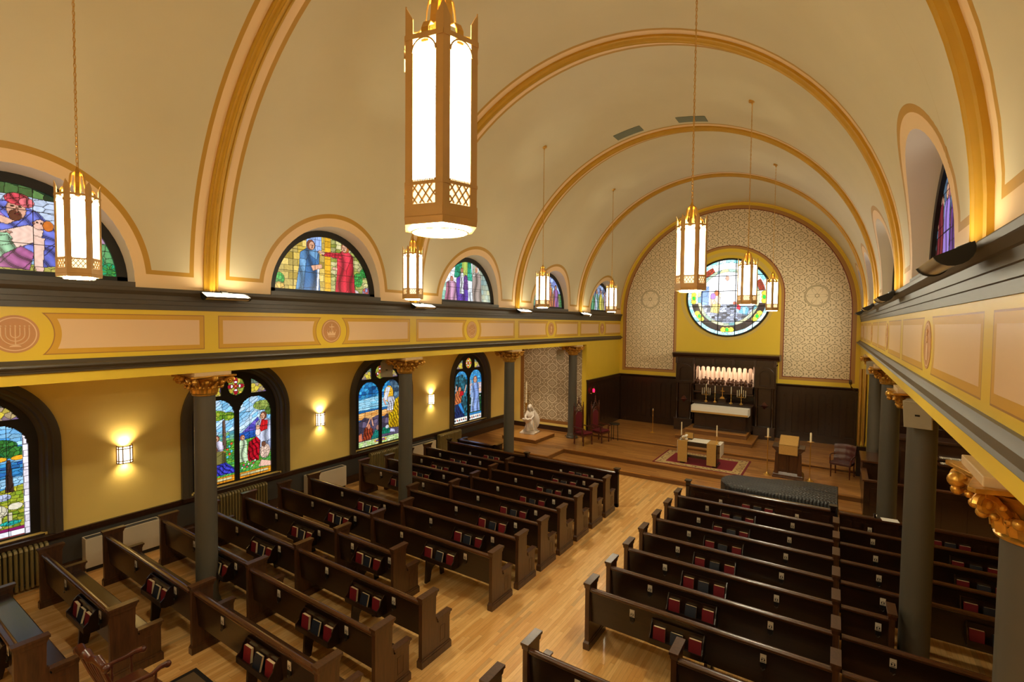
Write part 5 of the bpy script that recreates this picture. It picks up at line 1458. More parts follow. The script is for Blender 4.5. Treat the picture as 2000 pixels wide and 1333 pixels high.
candlestick('candelabrum', 'left five-branched brass candelabrum on the high altar shelf', -4.34, 22.2, zg, .42, .3, 1)
candlestick('candelabrum', 'right five-branched brass candelabrum on the high altar shelf', -3.03, 22.2, zg, .42, .3, 1)
candlestick('candlestick', 'left single brass candlestick on the high altar shelf', -4.0, 22.2, zg, .38, .28)
candlestick('candlestick', 'right single brass candlestick on the high altar shelf', -3.40, 22.2, zg, .38, .28)
t = thing('tabernacle', 'small dark tabernacle box on the high altar shelf with a gold shell and cross', 'tabernacle', (-3.72, 22.2, zg))
MB().box(-.14, .14, -.08, .12, 0, .16).box(-.16, .16, -.1, .14, .15, .17).build('box', m_walnut, t, bevel=.004)
MB().prism([(-.09, .17), (.09, .17), (.06, .23), (0, .26), (-.06, .23)], 'y', -.06, .02).build('gold_shell', m_brass, t)
MB().box(-.012, .012, -.01, .01, .26, .62).box(-.07, .07, -.01, .01, .46, .484).lathe([(.05, 0), (.05, .01)], (0, 0, .47), 14).build('cross', m_brass, t)
candlestick('candle_stand', 'slim brass floor candle stand alone before the left panelling', -6.18, 21.13, H3, .95, .05, 0, .11)

# ---- rug, table
t = MB().box(-1.36, 1.36, -1.0, 1.0, 0, .012).build('area_rug', m_rug); t.location = (-3.59, 17.95, H2); tag(t, 'crimson rug with a tan figured border under the communion table', 'rug')
t = thing('communion_table', 'dark communion table with white cloth and two tan runners on the crimson rug', 'table', (-3.58, 17.62, H2+.012))
MB().box(-.62, .62, -.3, .3, .71, .755).box(-.56, .56, -.26, -.22, .60, .71).box(-.56, .56, .22, .26, .60, .71).build('table_top', m_walnutx, t, bevel=.005)
for s in (-1, 1):
    MB().box(s*.5-.05, s*.5+.05, -.22, .22, .08, .66).box(s*.5-.07, s*.5+.07, -.28, .28, 0, .08).prism([(-.28, .08), (-.2, .14), (-.24, .3), (-.18, .45), (-.27, .6), (-.2, .66), (.2, .66), (.27, .6), (.18, .45), (.24, .3), (.2, .14), (.28, .08)], 'x', s*.5-.03, s*.5+.03).build('pedestal', m_walnut, t, bevel=.004)
MB().box(-.45, .45, -.04, .04, .16, .24).build('stretcher', m_walnutx, t)
MB().box(-.655, .655, -.31, .31, .755, .762).box(.65, .658, -.31, .31, .36, .76).box(-.658, -.65, -.31, .31, .36, .76).build('white_cloth', m_white, t)
for x0, x1 in ((-.64, -.34), (.26, .54)):
    MB().box(x0, x1, -.325, .31, .762, .767).box(x0, x1, -.330, -.322, .06, .767).build('tan_runner', m_tan, t)
zt = H2+.012+.767
candlestick('candlestick', 'candlestick with silver base on the left end of the communion table', -4.14, 17.42, zt, .16, .42, 0, .09, m_silver, .018)
candlestick('candlestick', 'gold candlestick on the right end of the communion table', -3.05, 17.4, zt, .26, .34, 0, .08, None, .018)
t = thing('missal_stand', 'tan missal on a small black stand at the left end of the communion table', 'book stand', (-3.95, 17.66, zt))
MB().prism([(-.1, 0), (.1, 0), (.12, .16), (-.02, .03)], 'x', -.12, .12).build('stand', m_black, t)
MB().box(-.13, .13, -.03, -.012, .02, .22).build('missal', m_tan, t)
t = thing('white_bow', 'crumpled white cloth bow beside the left candlestick on the communion table', 'cloth', (-4.02, 17.38, zt))
b = MB()
for i in range(7):
    a = i*1.1; b.ball((.05*math.cos(a), .04*math.sin(a), .05+.02*i), .04, 7, (1.2, .7, 1))
tag(t, t['label'], 'cloth'); b.build('cloth', m_white, t, smooth=True)
# ---- pulpit
t = thing('lectern', 'carved walnut pulpit desk with a tan hanging, between two tall candle stands', 'lectern', (-1.08, 17.72, H2))
b = MB().box(-.40, .40, -.28, .28, 0, .05).box(-.38, .38, -.26, .26, .05, .10)
b.taper((0, 0), .10, .18, .40, .26, .33, .22).box(-.31, .31, -.2, .2, .18, .78)
for sx in (-.30, .30): b.taper((sx, -.2), .12, .78, .06, .05, .035, .03)
b.taper((0, 0), .78, .90, .31, .2, .40, .28)
for q in (-.15, .15): b.box(q-.11, q+.11, -.215, -.2, .26, .70); 
b.box(-.02, .02, -.23, -.2, .18, .78)
b.build('body', m_pulpit, t, bevel=.006)
MB().box(-.42, .42, -.30, .30, .90, .96).build('top_ledge', m_pulpit, t, bevel=.006)
b = MB().prism([(-.24, .96), (.24, .96), (.24, 1.2), (-.24, 1.02)], 'x', -.26, .26); b.build('sloping_desk', m_pulpit, t)
MB().prism([(-.26, 1.03), (.25, 1.215), (.25, 1.225), (-.265, 1.04)], 'x', -.24, .24).box(-.24, .24, -.318, -.31, .74, 1.03).prism([(-.318, 1.02), (-.26, 1.03), (-.26, 1.042), (-.318, 1.03)], 'x', -.24, .24).build('tan_hanging', m_tan, t)
def floorcandle(x, y, label):
    t = thing('candle_stand', label, 'candle stand', (x, y, H2), 0, 'tall brass candle stands')
    MB().lathe([(.11, 0), (.105, .012), (.05, .04), (.02, .08), (.012, .12), (.012, 1.08), (.02, 1.1), (.012, 1.12), (.02, 1.15)], n=18).build('stem', m_brass, t, smooth=True)
    MB().lathe([(.02, 1.15), (.09, 1.165), (.095, 1.175), (.03, 1.17)], n=18).build('drip_pan', m_brass, t, smooth=True)
    MB().lathe([(.026, 1.17), (.026, 1.43), (.012, 1.45)], n=12).build('candle', m_candle, t, smooth=True)
floorcandle(-1.635, 17.62, 'tall brass floor candle stand on the left of the pulpit desk')
floorcandle(-.53, 17.62, 'tall brass floor candle stand on the right of the pulpit desk')
# ---- leather chair
t = thing('leather_armchair', 'oxblood leather armchair with tufted back at the right of the chancel', 'chair', (.26, 18.72, H2), math.radians(-14))
MB().box(-.27, .27, -.26, .25, .38, .47).build('seat', m_leather, t, bevel=.025)
b = MB()
for i in range(9):
    pass
V = []; F = []; nx, nz = 14, 12
for side in (0, 1):
    for j in range(nz+1):
        for i in range(nx+1):
            u = i/nx*2-1; w = j/nz; tuft = .012*abs(math.sin(u*6.5))*abs(math.sin(w*9)); V.append((u*.27*(1+.04*w), (.24+.10*w+.05*u*u*-1)-(tuft+.03 if side == 0 else -.03), .46+.50*w-.03*u*u))
n0 = (nx+1)*(nz+1)
F = [(j*(nx+1)+i, j*(nx+1)+i+1, (j+1)*(nx+1)+i+1, (j+1)*(nx+1)+i) for j in range(nz) for i in range(nx)]; F += [tuple(q+n0 for q in f) for f in F]
rim = [i for i in range(nx+1)]+[(j+1)*(nx+1)-1 for j in range(1, nz+1)]+[nz*(nx+1)+i for i in range(nx-1, -1, -1)]+[j*(nx+1) for j in range(nz-1, 0, -1)]
F += [(rim[k], rim[(k+1) % len(rim)], rim[(k+1) % len(rim)]+n0, rim[k]+n0) for k in range(len(rim))]
b.add(V, F); b.build('backrest', m_leather, t, smooth=True)
for sx in (-1, 1):
    MB().tube([(sx*.25, .22, .64), (sx*.29, .05, .66), (sx*.29, -.12, .65), (sx*.27, -.2, .60), (sx*.26, -.22, .4)], .018, 8).build('armrest', m_redwood, t, smooth=True)
    for sy, o in ((-.22, 0), (.23, .06)): MB().tube([(sx*.24, sy, .4), (sx*.24, sy+o, 0)], [.024, .015], 8).build('leg', m_redwood, t, smooth=True)
# ---- thrones
def throne(x, y, rz, label):
    t = thing('throne_chair', label, 'chair', (x, y, H2), rz, 'high-backed crimson throne chairs')
    # local: faces -y
    MB().box(-.28, .28, -.28, .24, .36, .42).build('seat_frame', m_redwood, t, bevel=.008)
    MB().box(-.25, .25, -.26, .2, .42, .50).build('seat_cushion', m_red, t, bevel=.03)
    for sx in (-1, 1):
        MB().lathe([(.018, 0), (.03, .05), (.02, .1), (.03, .2), (.022, .3), (.032, .36)], (sx*.24, -.24, 0), 10).build('leg', m_redwood, t, smooth=True)
        MB().lathe([(.018, 0), (.03, .05), (.025, .36)], (sx*.24, .22, 0), 10).build('leg', m_redwood, t, smooth=True)
        MB().lathe([(.03, .36), (.024, .6), (.03, 1.0), (.022, 1.3), (.028, 1.4), (.02, 1.43), (.03, 1.46), (.008, 1.5), (.02, 1.53), (.004, 1.60)], (sx*.26, .24, 0), 10).build('back_post', m_redwood, t, smooth=True)
        MB().tube([(sx*.26, .22, .68), (sx*.28, 0, .66), (sx*.28, -.2, .67), (sx*.27, -.26, .64)], .022, 8).lathe([(.02, .42), (.03, .52), (.02, .64)], (sx*.27, -.2, 0), 8).ball((sx*.27, -.27, .65), .032, 8).build('armrest', m_redwood, t, smooth=True)
    b = MB(); n = 12
    # pierced gothic back frame
    ring = [(-.2, .46), (-.2, 1.05)]+[(.2*math.cos(PI-PI*i/n), 1.05+.2*math.sin(PI-PI*i/n)) for i in range(1, n)]+[(.2, 1.05), (.2, .46)]
    b.tube([(p[0], .24, p[1]) for p in ring], .024, 6)
    b.box(-.25, -.19, .225, .255, .46, 1.3); b.box(.19, .25, .225, .255, .46, 1.3)
    b.tube([(-.25, .24, 1.28), (-.12, .24, 1.42), (-.03, .24, 1.56), (0, .24, 1.66)], .018, 6); b.tube([(.25, .24, 1.28), (.12, .24, 1.42), (.03, .24, 1.56), (0, .24, 1.66)], .018, 6)
    for i in range(6):
        q = i/5; b.ball((-.25+.25*q, .24, 1.32+.34*q), .018, 6); b.ball((.25-.25*q, .24, 1.32+.34*q), .018, 6)
    b.lathe([(.012, 1.6), (.03, 1.66), (.012, 1.70), (.028, 1.74), (.004, 1.82)], (0, .24, 0), 8)
    for cx, cz, r in ((-.11, 1.30, .05), (.11, 1.30, .05), (0, 1.40, .055)): b.tube([(cx+r*math.cos(2*PI*i/12), .24, cz+r*math.sin(2*PI*i/12)) for i in range(12)], .01, 5, closed=True)
    b.tube([(-.2, .24, 1.22), (0, .24, 1.34), (.2, .24, 1.22)], .014, 6)
    b.build('carved_back', m_redwood, t, smooth=True)
    MB().prism([(-.185, .5), (.185, .5), (.185, 1.05)]+[(.185*math.cos(PI*i/n), 1.05+.185*math.sin(PI*i/n)) for i in range(1, n)]+[(-.185, 1.05)], 'y', .225, .25).build('back_cushion', m_red, t, bevel=.008)
throne(-7.84, 17.82, math.radians(72), 'nearer crimson-seated throne chair with pierced gothic back, by the picture stand')
throne(-7.48, 18.62, math.radians(78), 'farther crimson-seated throne chair, beside the small black table')
t = thing('side_table', 'small round black table behind the two throne chairs', 'table', (-7.12, 19.2, H2))
MB().lathe([(.2, .64), (.21, .66), (.2, .68)], n=20).build('table_top', m_black, t, smooth=True)
for i in range(3): MB().tube([(.13*math.cos(i*2.1), .13*math.sin(i*2.1), .64), (.15*math.cos(i*2.1), .15*math.sin(i*2.1), 0)], .013, 6).build('leg', m_black, t, smooth=True)
t = thing('picture_stand', 'black display stand holding a framed photograph, left of the throne chairs', 'stand', (-8.72, 18.75, H2))
MB().box(-.1, .1, -.06, .06, .03, .66).box(-.14, .14, -.1, .1, 0, .03).tube([(-.14, -.1, .02), (-.22, -.14, .05), (-.26, -.16, .01)], .014, 6).build('pillar', m_black, t, bevel=.004)
MB().box(-.19, .17, -.12, .06, .66, .68).build('ledge', m_black, t)
t2 = thing('framed_photograph', 'framed photograph standing on the black display stand', 'picture frame', (-8.73, 18.73, H2+.685), math.radians(8))
MB().box(-.13, .13, -.02, 0, 0, .34).build('frame', m_redwood, t2, bevel=.003)
m, nt, bs = newmat('photo_print'); x, y, z, v = coords(nt); n = noise(nt, v, s=9, detail=2); nt.links.new(mix(nt, emin(emax((n-.4)*5, 0), 1), rgb((60, 60, 70)), rgb((214, 200, 184))), bs.inputs['Base Color'])
MB().box(-.11, .11, -.024, -.02, .02, .32).build('print', m, t2)
# ---- angel statue on its plinth
t = thing('statue_plinth', 'low oak platform under the marble angel', 'platform', (-10.09, 17.55, H2))
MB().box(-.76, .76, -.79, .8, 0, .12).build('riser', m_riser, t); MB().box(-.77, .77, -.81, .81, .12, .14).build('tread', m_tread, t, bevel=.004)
t = thing('angel_font_statue', 'pale marble kneeling angel holding a shell-shaped font', 'statue', (-10.2, 17.8, H2+.14), math.radians(8))
MB().box(-.30, .34, -.34, .34, 0, .06).taper((.02, 0), .06, .13, .28, .30, .24, .26).build('base', m_stone, t, bevel=.01)
b = MB()
b.lathe([(.24, .13), (.23, .2), (.17, .34), (.135, .5), (.12, .6)], (.03, .06, 0), 18, sx=1.0, sy=1.25)
for i in range(12):   # robe folds
    a = 2*PI*i/12; b.tube([(.03+.235*math.cos(a), .06+.28*math.sin(a), .13), (.03+.17*math.cos(a+.1), .06+.2*math.sin(a+.1), .36), (.03+.11*math.cos(a+.15), .06+.12*math.sin(a+.15), .6)], [.035, .028, .02], 7)
b.ball((.03, .03, .72), .15, 12, (1.05, .8, 1.25)); b.ball((-.09, .02, .84), .065, 10); b.ball((.15, .02, .84), .065, 10)
b.tube([(.03, .0, .86), (.03, -.02, .98)], .045, 10)
b.ball((.03, -.04, 1.05), .082, 14, (.86, 1, 1.2)); b.ball((.03, -.115, 1.04), .014, 8, (1, 1.2, 1.6)); b.ball((.03, -.09, .985), .025, 8, (1.1, .8, .6))
b.tube([(-.005, -.108, 1.07), (.01, -.113, 1.075)], .008, 6); b.tube([(.05, -.113, 1.075), (.065, -.108, 1.07)], .008, 6)
for s in (-1, 1):
    b.tube([(.03+s*.12, .02, .84), (.03+s*.17, -.06, .70), (.03+s*.13, -.2, .62), (.03+s*.09, -.28, .62)], [.055, .048, .036, .028], 9)
    for f in range(5): b.tube([(.03+s*.09, -.27, .62), (.03+s*(.07-.012*f), -.31, .625-.008*f), (.03+s*(.045-.012*f), -.33, .60)], .009, 6)
    b.tube([(.03+s*.09, .05, .18), (.03+s*.11, -.2, .2)], [.09, .07], 10)
o = b.build('body', m_stone, t, smooth=True)
r = o.modifiers.new('remesh', 'REMESH'); r.mode = 'VOXEL'; r.voxel_size = .011; r.use_smooth_shade = True
sm = o.modifiers.new('smooth', 'SMOOTH'); sm.iterations = 3
h = MB(); h.ball((.03, -.005, 1.085), .092, 12, (1, 1, 1.05))
for s in (-1, 1):
    for q in range(3): h.tube([(.03+s*.05, -.07+.05*q, 1.12), (.03+s*.095, -.05+.05*q, 1.03), (.03+s*.085, 0+.03*q, .93), (.03+s*.06, .03, .86)], [.022, .026, .022, .012], 7)
h.build('hair', m_stone, t, smooth=True)
for s in (-1, 1):
    V = []; F = []; nu, nv = 10, 14
    for side in (0, 1):
        for j in range(nv+1):
            w = j/nv
            for i in range(nu+1):
                u = i/nu; width = .24*math.sin(PI*min(1, (w*.92+.08)))**.6*(1 if w < .6 else (1-.25*(w-.6)))
                xx = .03+s*(.06+u*width+.10*w*(1-w)); zz = .22+.78*w-(.10*u*u) ; fe = .008*math.sin(w*42+u*8)
                V.append((xx, .16+.10*u+fe+(.012 if side else -.012), zz))
    n0 = (nu+1)*(nv+1); F = [(j*(nu+1)+i, j*(nu+1)+i+1, (j+1)*(nu+1)+i+1, (j+1)*(nu+1)+i) for j in range(nv) for i in range(nu)]; F += [tuple(q+n0 for q in f) for f in F]
    rim = [i for i in range(nu+1)]+[(j+1)*(nu+1)-1 for j in range(1, nv+1)]+[nv*(nu+1)+i for i in range(nu-1, -1, -1)]+[j*(nu+1) for j in range(nv-1, 0, -1)]
    F += [(rim[k], rim[(k+1) % len(rim)], rim[(k+1) % len(rim)]+n0, rim[k]+n0) for k in range(len(rim))]
    MB().add(V, F).build('wing', m_stone, t, smooth=True)
V = []; n = 28
prof2 = [(.03, .46), (.10, .50), (.17, .56), (.20, .63), (.185, .63), (.15, .58), (.02, .56)]
for r_, z_ in prof2:
    for i in range(n):
        a = 2*PI*i/n; k = 1+(.07*math.cos(a*9) if r_ > .12 else 0); V.append((.03+r_*k*math.cos(a), -.33+r_*k*math.sin(a)*.85, z_+(.02*math.cos(a*9) if r_ > .18 else 0)))
MB().add(V, [(j*n+i, j*n+(i+1) % n, (j+1)*n+(i+1) % n, (j+1)*n+i) for j in range(len(prof2)-1) for i in range(n)]).lathe([(.09, .13), (.06, .25), (.05, .4), (.06, .47)], (.03, -.33+.08, 0), 14).build('shell_basin', m_stone, t, smooth=True)
t = thing('paschal_candle', 'tall white paschal candle in a brass holder behind the angel', 'candle', (-11.0, 18.9, H2))
MB().lathe([(.14, 0), (.12, .03), (.03, .08), (.018, .3), (.035, .34), (.018, .4), (.018, .9), (.035, 1.0), (.05, 1.12), (.05, 1.16)], n=16).build('holder', m_brass, t, smooth=True)
MB().lathe([(.032, 1.12), (.032, 2.06), (.01, 2.09)], n=14).build('candle', m_candle, t, smooth=True)
b = MB()
for z in (1.35, 1.55, 1.75): b.lathe([(.0335, z), (.0335, z+.02)], n=14)
b.tube([(.034*math.cos(q*.5), .034*math.sin(q*.5), 1.36+q*.0095) for q in range(40)], .004, 5)
b.build('painted_bands', m_brass, t, smooth=True)
# ---- sanctuary lamp + wall bracket
t = thing('sanctuary_lamp', 'small glowing red sanctuary lamp above the throne chairs', 'lamp', (XL+.235, 19.6, 2.14))
MB().lathe([(.03, -.05), (.045, 0), (.04, .08), (.03, .085)], n=14).build('red_glass', m_sanct, t, smooth=True)
MB().tube([(-.14, 0, -.1), (-.12, 0, -.12), (0, 0, -.06)], .01, 6).lathe([(.05, -.07), (.05, -.05)], n=14).tube([(0, 0, .09), (0, 0, .16)], .008, 6).build('bracket', m_brass, t, smooth=True)
t = thing('wall_bracket', 'small dark bronze wall bracket with cups high on the right chancel wall', 'bracket', (XR-.02, 21.0, 2.9))
b = MB()
for i in range(5):
    a = (i-2)*.5; b.tube([(0, 0, -.2), (-.12, .1*a, -.22), (-.26, .26*a, -.05), (-.28, .3*a, .08)], .012, 6); b.lathe([(.03, 0), (.045, .03), (.035, .1)], (-.28, .3*a, .06), 10)
b.box(-.03, .02, -.04, .04, -.35, -.05); b.build('arms', plain('old_bronze', (70, 50, 26), .4, metal=.5), t, smooth=True)
# ---- covered grand piano
out = [(-1.88, 13.38), (-1.0, 13.37), (.13, 13.37), (.14, 14.2), (.14, 14.92), (-.35, 14.95), (-.62, 14.93), (-.95, 14.80), (-1.3, 14.62), (-1.75, 14.52)]+[(-1.86+.46*math.cos(math.radians(a)), 13.95+.57*math.sin(math.radians(a))) for a in (100, 125, 150, 175, 200, 225, 250)]
def subdiv(P, k=4):
    n = len(P); R_ = []
    for i in range(n):
        a, b_ = P[i], P[(i+1) % n]
        for j in range(k): R_.append((a[0]+(b_[0]-a[0])*j/k, a[1]+(b_[1]-a[1])*j/k))
    return R_
P = subdiv(out, 6); cx, cy = -.8, 14.1; t = thing('covered_piano', 'grand piano under a quilted black cover, before the chancel steps', 'piano', (cx, cy, 0))
V = []; F = []; n = len(P); lev = [(1.0-.0, .955), (.985, .985), (.95, 1.0), (.8, 1.0), (.55, 1.0), (.3, 1.0+.004), (.15, 1.002)]
for i in range(n): V.append(((P[i][0]-cx)*.93, (P[i][1]-cy)*.9, 1.0))
lv = [(.985, .93, .90+.09), (1.0, .97, .97), (1.0, 1.0, .93), (1.0, 1.0, .75), (1.015, 1.02, .55), (1.03, 1.04, .32)]
V = []
for k, (sx, sy, z) in enumerate(lv):
    for i in range(n):
        w = .004*math.sin(i*.9)*(k/5); V.append(((P[i][0]-cx)*(sx+w), (P[i][1]-cy)*(sy+w), z+(0 if k < 5 else .012*math.sin(i*.7))))
F = [(k*n+i, k*n+(i+1) % n, (k+1)*n+(i+1) % n, (k+1)*n+i) for k in range(len(lv)-1) for i in range(n)]
V.append((0, 0, 1.0)); F += [(i, (i+1) % n, len(V)-1) for i in range(n)]
MB().add(V, F).build('quilted_cover', m_quilt, t, smooth=True)
MB().prism([(.86, .05), (.90, .04), (.90, .09), (-.5, .16), (-.5, .12)], 'z', .985, 1.0).build('lid_fold', m_quilt, t)
for x, y in ((-1.3, -.1), (.6, -.5), (.6, .6)): MB().lathe([(.05, 0), (.045, .1), (.06, .4)], (x, y, 0), 10).build('leg', m_black, t, smooth=True)
# ---- organ corner on the right
t = thing('choir_rail', 'dark panelled choir rail behind the right columns', 'choir rail', (.66, 15.45, 0))
b = MB().box(0, 3.6, 0, .05, 0, 1.08).box(0, .06, .05, 1.3, 0, 1.08)
for i in range(8): b.box(.12+i*.44, .48+i*.44, -.012, 0, .2, .94)
b.build('panel', m_walnut, t, bevel=.004)
MB().box(-.03, 3.62, -.03, .12, 1.08, 1.12).box(-.03, .10, .12, 1.3, 1.08, 1.12).build('top_rail', m_rail, t, bevel=.006)
t = thing('choir_stall', 'higher walnut stall end beyond the choir rail beside the leather chair', 'choir stall', (.66, 17.0, H2))
MB().box(.02, .4, 0, 1.2, 0, .92).build('panel', m_walnut, t, bevel=.004); MB().box(-.02, .44, -.04, 1.24, .92, .97).build('top_rail', m_rail, t, bevel=.006)
t = thing('organ_bench', 'light oak organ bench behind the choir rail', 'bench', (2.35, 15.85, 0))
MB().box(-1.3, 1.1, 0, .36, .86, .90).build('seat', m_tread, t, bevel=.006)
for q in (-1.25, 1.05): MB().box(q-.03, q+.03, .02, .34, 0, .86).build('leg', m_walnut, t)
t = thing('organ_console', 'dark organ console with two white keyboards, seen through the right columns', 'organ', (2.6, 16.7, 0))
MB().box(-1.15, 1.15, .5, 1.1, 0, 1.9).box(-1.15, -1.05, 0, .5, 0, 1.7).box(1.05, 1.15, 0, .5, 0, 1.7).box(-1.05, 1.05, -.1, .5, .5, .62).build('case', m_walnut, t, bevel=.006)
MB().box(-1.2, 1.2, .45, 1.15, 1.9, 1.96).box(-1.05, 1.05, .42, .5, 1.2, 1.26).build('cornice', m_walnutx, t, bevel=.006)
for i, z in enumerate((1.45, 1.56)):
    o = MB().box(-.35, .75, .16+.16*i, .32+.16*i, z, z+.02).build('keyboard', m_keys, t)
    MB().box(-.40, .80, .15+.16*i, .40+.16*i, z-.05, z-.004).build('key_bed', m_walnutx, t)
kb = MB()
for i in range(9):
    for j in range(4): kb.lathe([(.013, 0), (.015, .012), (.012, .02)], (-.95+.06*i, .40, 1.42+.075*j), 8)
for v_ in range(len(kb.v)): pass
kb.build('stop_knobs', m_paper, t)
kb = MB()
for i in range(16): kb.box(-.5+i*.1, -.46+i*.1, -.02, .45, .50+.12, .64)
kb.build('pedals', m_black, t)
t = thing('organ_casework', 'tall dark panelled organ case at the far end of the right aisle', 'organ case', (.95, 18.95, H2))
b = MB().box(.0, 3.35, .0, .4, 0, 2.6)
for i in range(6):
    for z0, z1 in ((.15, .95), (1.05, 1.7), (1.8, 2.4)): b.box(.08+i*.55, .52+i*.55, -.02, 0, z0, z1)
b.build('panel', m_walnut, t, bevel=.005)
MB().box(-.03, 3.38, -.06, .43, 2.6, 2.68).build('cornice', m_walnutx, t)
t = thing('organ_pipes', 'gilded organ pipes behind the farthest right column', 'organ pipes', (.66, 19.2, H2))
for i in range(2): MB().lathe([(.02, .9), (.05, 1.1), (.05, 2.2+.25*(i % 2)), (.045, 3.3)], (i*.11, 0, 0), 12).build('pipe', m_brass, t, smooth=True)
MB().box(-.06, .18, -.1, .1, 0, .92).build('chest', m_walnut, t)
# ---- speakers
def speaker(x, y, z, rz, rx, label):
    t = thing('speaker', label, 'speaker', (x, y, z), rz, 'beige wall speakers'); t.rotation_euler = (rx, 0, rz)
    MB().prism([(-.15, 0), (.15, 0), (.10, .22), (-.10, .22)], 'z', -.19, .19).build('cabinet', m_speaker, t, bevel=.008)
    MB().box(-.14, .14, -.008, 0, -.18, .18).build('grille', plain('speaker_cloth', (160, 148, 122), .8), t)
    MB().box(-.025, .025, -.012, -.006, -.012, .012).build('badge', m_black, t)
    MB().tube([(0, .2, 0), (0, .32, .05)], .02, 6).build('mount', m_black, t)
speaker(-9.06, 8.72, 3.74, math.radians(48), math.radians(12), 'beige box speaker tilted down beside the second left capital')
speaker(.90, 8.62, 3.74, math.radians(-16), math.radians(16), 'large beige box speaker hung before the wide right column')
speaker(.88, 18.25, 3.70, math.radians(-12), math.radians(8), 'small beige speaker high on the farthest right column')
speaker(-9.05, 18.2, 3.66, math.radians(20), math.radians(8), 'small pale speaker against the damask panel beside the farthest left column')
# ---- vents in the vault
for i, (xa, xb, lab) in enumerate(((-4.97, -4.28, 'left grey-green vent opening in the vault'), (-3.39, -2.71, 'right grey-green vent opening in the vault'))):
    V = []; n = 6; a0, a1 = math.acos((xa-XC)/R), math.acos((xb-XC)/R)
    for k in range(n+1):
        a = a0+(a1-a0)*k/n
        for d, y in ((.012, 12.93), (.012, 13.30), (-.05, 13.30), (-.05, 12.93)): V.append((XC+(R-d)*math.cos(a), y, ZC+(R-d)*math.sin(a)))
    F = [(4*k+j, 4*k+(j+1) % 4, 4*k+4+(j+1) % 4, 4*k+4+j) for k in range(n) for j in range(4)]+[(0, 1, 2, 3), tuple(4*n+q for q in (3, 2, 1, 0))]
    o = MB().add(V, F).build('ceiling_vent', plain('vent_grey_green', (112, 116, 92), .6), smooth=False); tag(o, lab, 'vent', 'vents in the vault')
# ---- rocking chair + small rug
t = MB().box(-.95, .95, -.65, .65, 0, .012).build('small_rug', m_rug2); t.location = (-6.31, 2.67, 0); tag(t, 'dark-bordered patterned rug beside the wooden rocker at the bottom', 'rug')
t = thing('rocking_chair', 'glossy dark wooden rocking chair at the bottom left, cut by the frame', 'chair', (-6.9, 2.4, .012), math.radians(6))
V = []
MB().prism([(-.27, -.24), (.27, -.24), (.25, .24), (-.25, .24)], 'z', .40, .445).build('seat', m_redwood, t, bevel=.015)
MB().tube([(-.30, -.40, 1.02), (-.2, -.43, 1.10), (-.08, -.44, 1.07), (0, -.45, 1.12), (.08, -.44, 1.07), (.2, -.43, 1.10), (.30, -.40, 1.02)], [.035, .05, .045, .05, .045, .05, .035], 10).ball((-.32, -.40, 1.02), .05).ball((.32, -.40, 1.02), .05).build('crest_rail', m_redwood, t, smooth=True)
for q in (-.24, -.16, -.08, 0, .08, .16, .24):
    MB().tube([(q*.9, -.2, .44), (q*.98, -.32, .75), (q*1.05, -.42, 1.03)], [.012, .016, .011] if abs(q) < .2 else [.022, .026, .02], 7).build('back_spindle' if abs(q) < .2 else 'back_post', m_redwood, t, smooth=True)
for s in (-1, 1):
    MB().tube([(s*.26, -.28, .66), (s*.30, -.1, .665), (s*.31, .08, .65), (s*.29, .18, .67), (s*.28, .26, .66)], [.018, .022, .026, .03, .034], 9).ball((s*.28, .28, .65), .042).build('armrest', m_redwood, t, smooth=True)
    for yy in (-.08, .14): MB().lathe([(.012, 0), (.022, .07), (.012, .12), (.018, .2)], (s*.28, yy, .44), 9).build('arm_spindle', m_redwood, t, smooth=True)
    for yy in (-.18, .18): MB().tube([(s*.2, yy, .41), (s*.25, yy*1.3, .06)], [.024, .017], 8).build('leg', m_redwood, t, smooth=True)
    MB().tube([(s*.25, -.45+.1*i, .02+.12*((i-4.5)/4.5)**2) for i in range(10)], .02, 8).build('rocker', m_redwood, t, smooth=True)
# ---- bits on the right front screen
o = MB().box(-.14, .14, -.1, .1, 0, .004).build('paper_sheet', m_paper); o.location = (1.0, 13.03, .951); o.rotation_euler = (0, 0, .12); tag(o, 'white sheet of paper lying on the rail of the right front screen', 'paper')
t = thing('tumbler', 'small shiny metal tumbler lying beside the white paper on the front rail', 'tumbler', (.76, 13.03, .951))
MB().lathe([(.03, 0), (.036, .08), (.033, .08), (.028, .006)], n=14).build('cup', m_chrome, t, smooth=True)

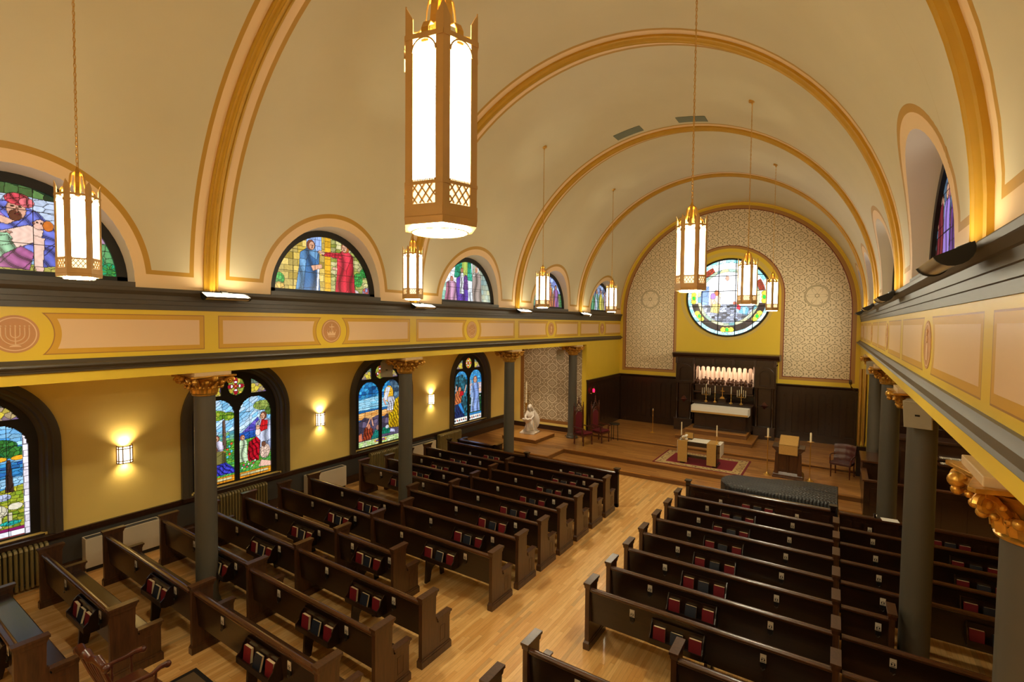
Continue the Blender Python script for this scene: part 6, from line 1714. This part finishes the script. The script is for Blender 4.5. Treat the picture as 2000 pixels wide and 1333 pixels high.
# ================================================================== LIGHT
def area(loc, rot, sx, sy, e, col=(1, .82, .58), spread=180):
    l = bpy.data.lights.new('lamp', 'AREA'); l.shape = 'RECTANGLE'; l.size = sx; l.size_y = sy; l.energy = e; l.color = col; l.spread = math.radians(spread)
    o = bpy.data.objects.new('lamp', l); C.objects.link(o); o.location = loc; o.rotation_euler = rot; return o
def spot(loc, target, e, ang, col=(1, .82, .58), r=.04, blend=.6):
    l = bpy.data.lights.new('lamp', 'SPOT'); l.energy = e; l.color = col; l.spot_size = math.radians(ang); l.spot_blend = blend; l.shadow_soft_size = r
    o = bpy.data.objects.new('lamp', l); C.objects.link(o); o.location = loc; o.rotation_euler = (Vector(target)-Vector(loc)).to_track_quat('-Z', 'Y').to_euler(); return o
for y in (4.14, 8.96, 13.76):
    spot((WL+.075, y, 2.31), (WL+.03, y, 4), 13, 140, (1, .80, .5), .05, 1)
    spot((WL+.075, y, 1.96), (WL+.03, y, 0), 5, 140, (1, .80, .5), .05, 1)
# picture light hidden behind the reredos valance
area((-3.77, 22.72, 3.29), (math.radians(-16), 0, 0), 2.1, .05, 6, (1, .72, .5))
# downlight over the baptistery, in the aisle ceiling
spot((-10.1, 16.7, 4.14), (-10.2, 18.2, .6), 64, 62, (1, .84, .62), .05)
spot((-10.3, 17.0, 4.14), (-10.3, 19.3, 1.8), 30, 95, (1, .84, .62), .05)
# organ corner lamp
spot((2.5, 15.6, 4.14), (2.4, 16.4, .8), 60, 120, (1, .78, .5), .05)
# extra spots added beside the two farthest cornice floodlights to brighten the altar wall
for sx in (-1, 1): spot((XC+sx*(W-.22), YC0+BAY*3+.45, 5.30), (XC-sx*.6, D, 4.6), 105, 110, (1, .93, .68), .08, .8)
w = bpy.data.worlds.new('dusk'); scn.world = w; w.use_nodes = True
w.node_tree.nodes['Background'].inputs[0].default_value = (.5, .65, 1, 1); w.node_tree.nodes['Background'].inputs[1].default_value = .3

# ================================================================== CAMERA
f_, yaw, pitch, roll = 978.36, .61352, .038153, -.007585
cy_, sy_ = math.cos(yaw), math.sin(yaw)
fwd = Vector((-sy_*math.cos(pitch), cy_*math.cos(pitch), -math.sin(pitch))); right = Vector((cy_, sy_, 0)); down = fwd.cross(right)
cr_, sr_ = math.cos(roll), math.sin(roll)
r2 = right*cr_+down*sr_; d2 = -right*sr_+down*cr_
cd = bpy.data.cameras.new('camera'); cam = bpy.data.objects.new('camera', cd); C.objects.link(cam)
M = Matrix((r2, -d2, -fwd)).transposed().to_4x4(); M.translation = Vector((0, 0, 4.9)); cam.matrix_world = M
cd.sensor_width = 36; cd.sensor_fit = 'HORIZONTAL'; cd.lens = 36*f_/2000
cd.shift_x = (1000-944.33)/2000; cd.shift_y = (670.02-666.5)/2000
cd.clip_start = .05; scn.camera = cam
scn.view_settings.view_transform = 'Standard'; scn.view_settings.look = 'None'; scn.view_settings.gamma = 1
scn.view_settings.use_curve_mapping = False
scn.view_settings.exposure = 1.97
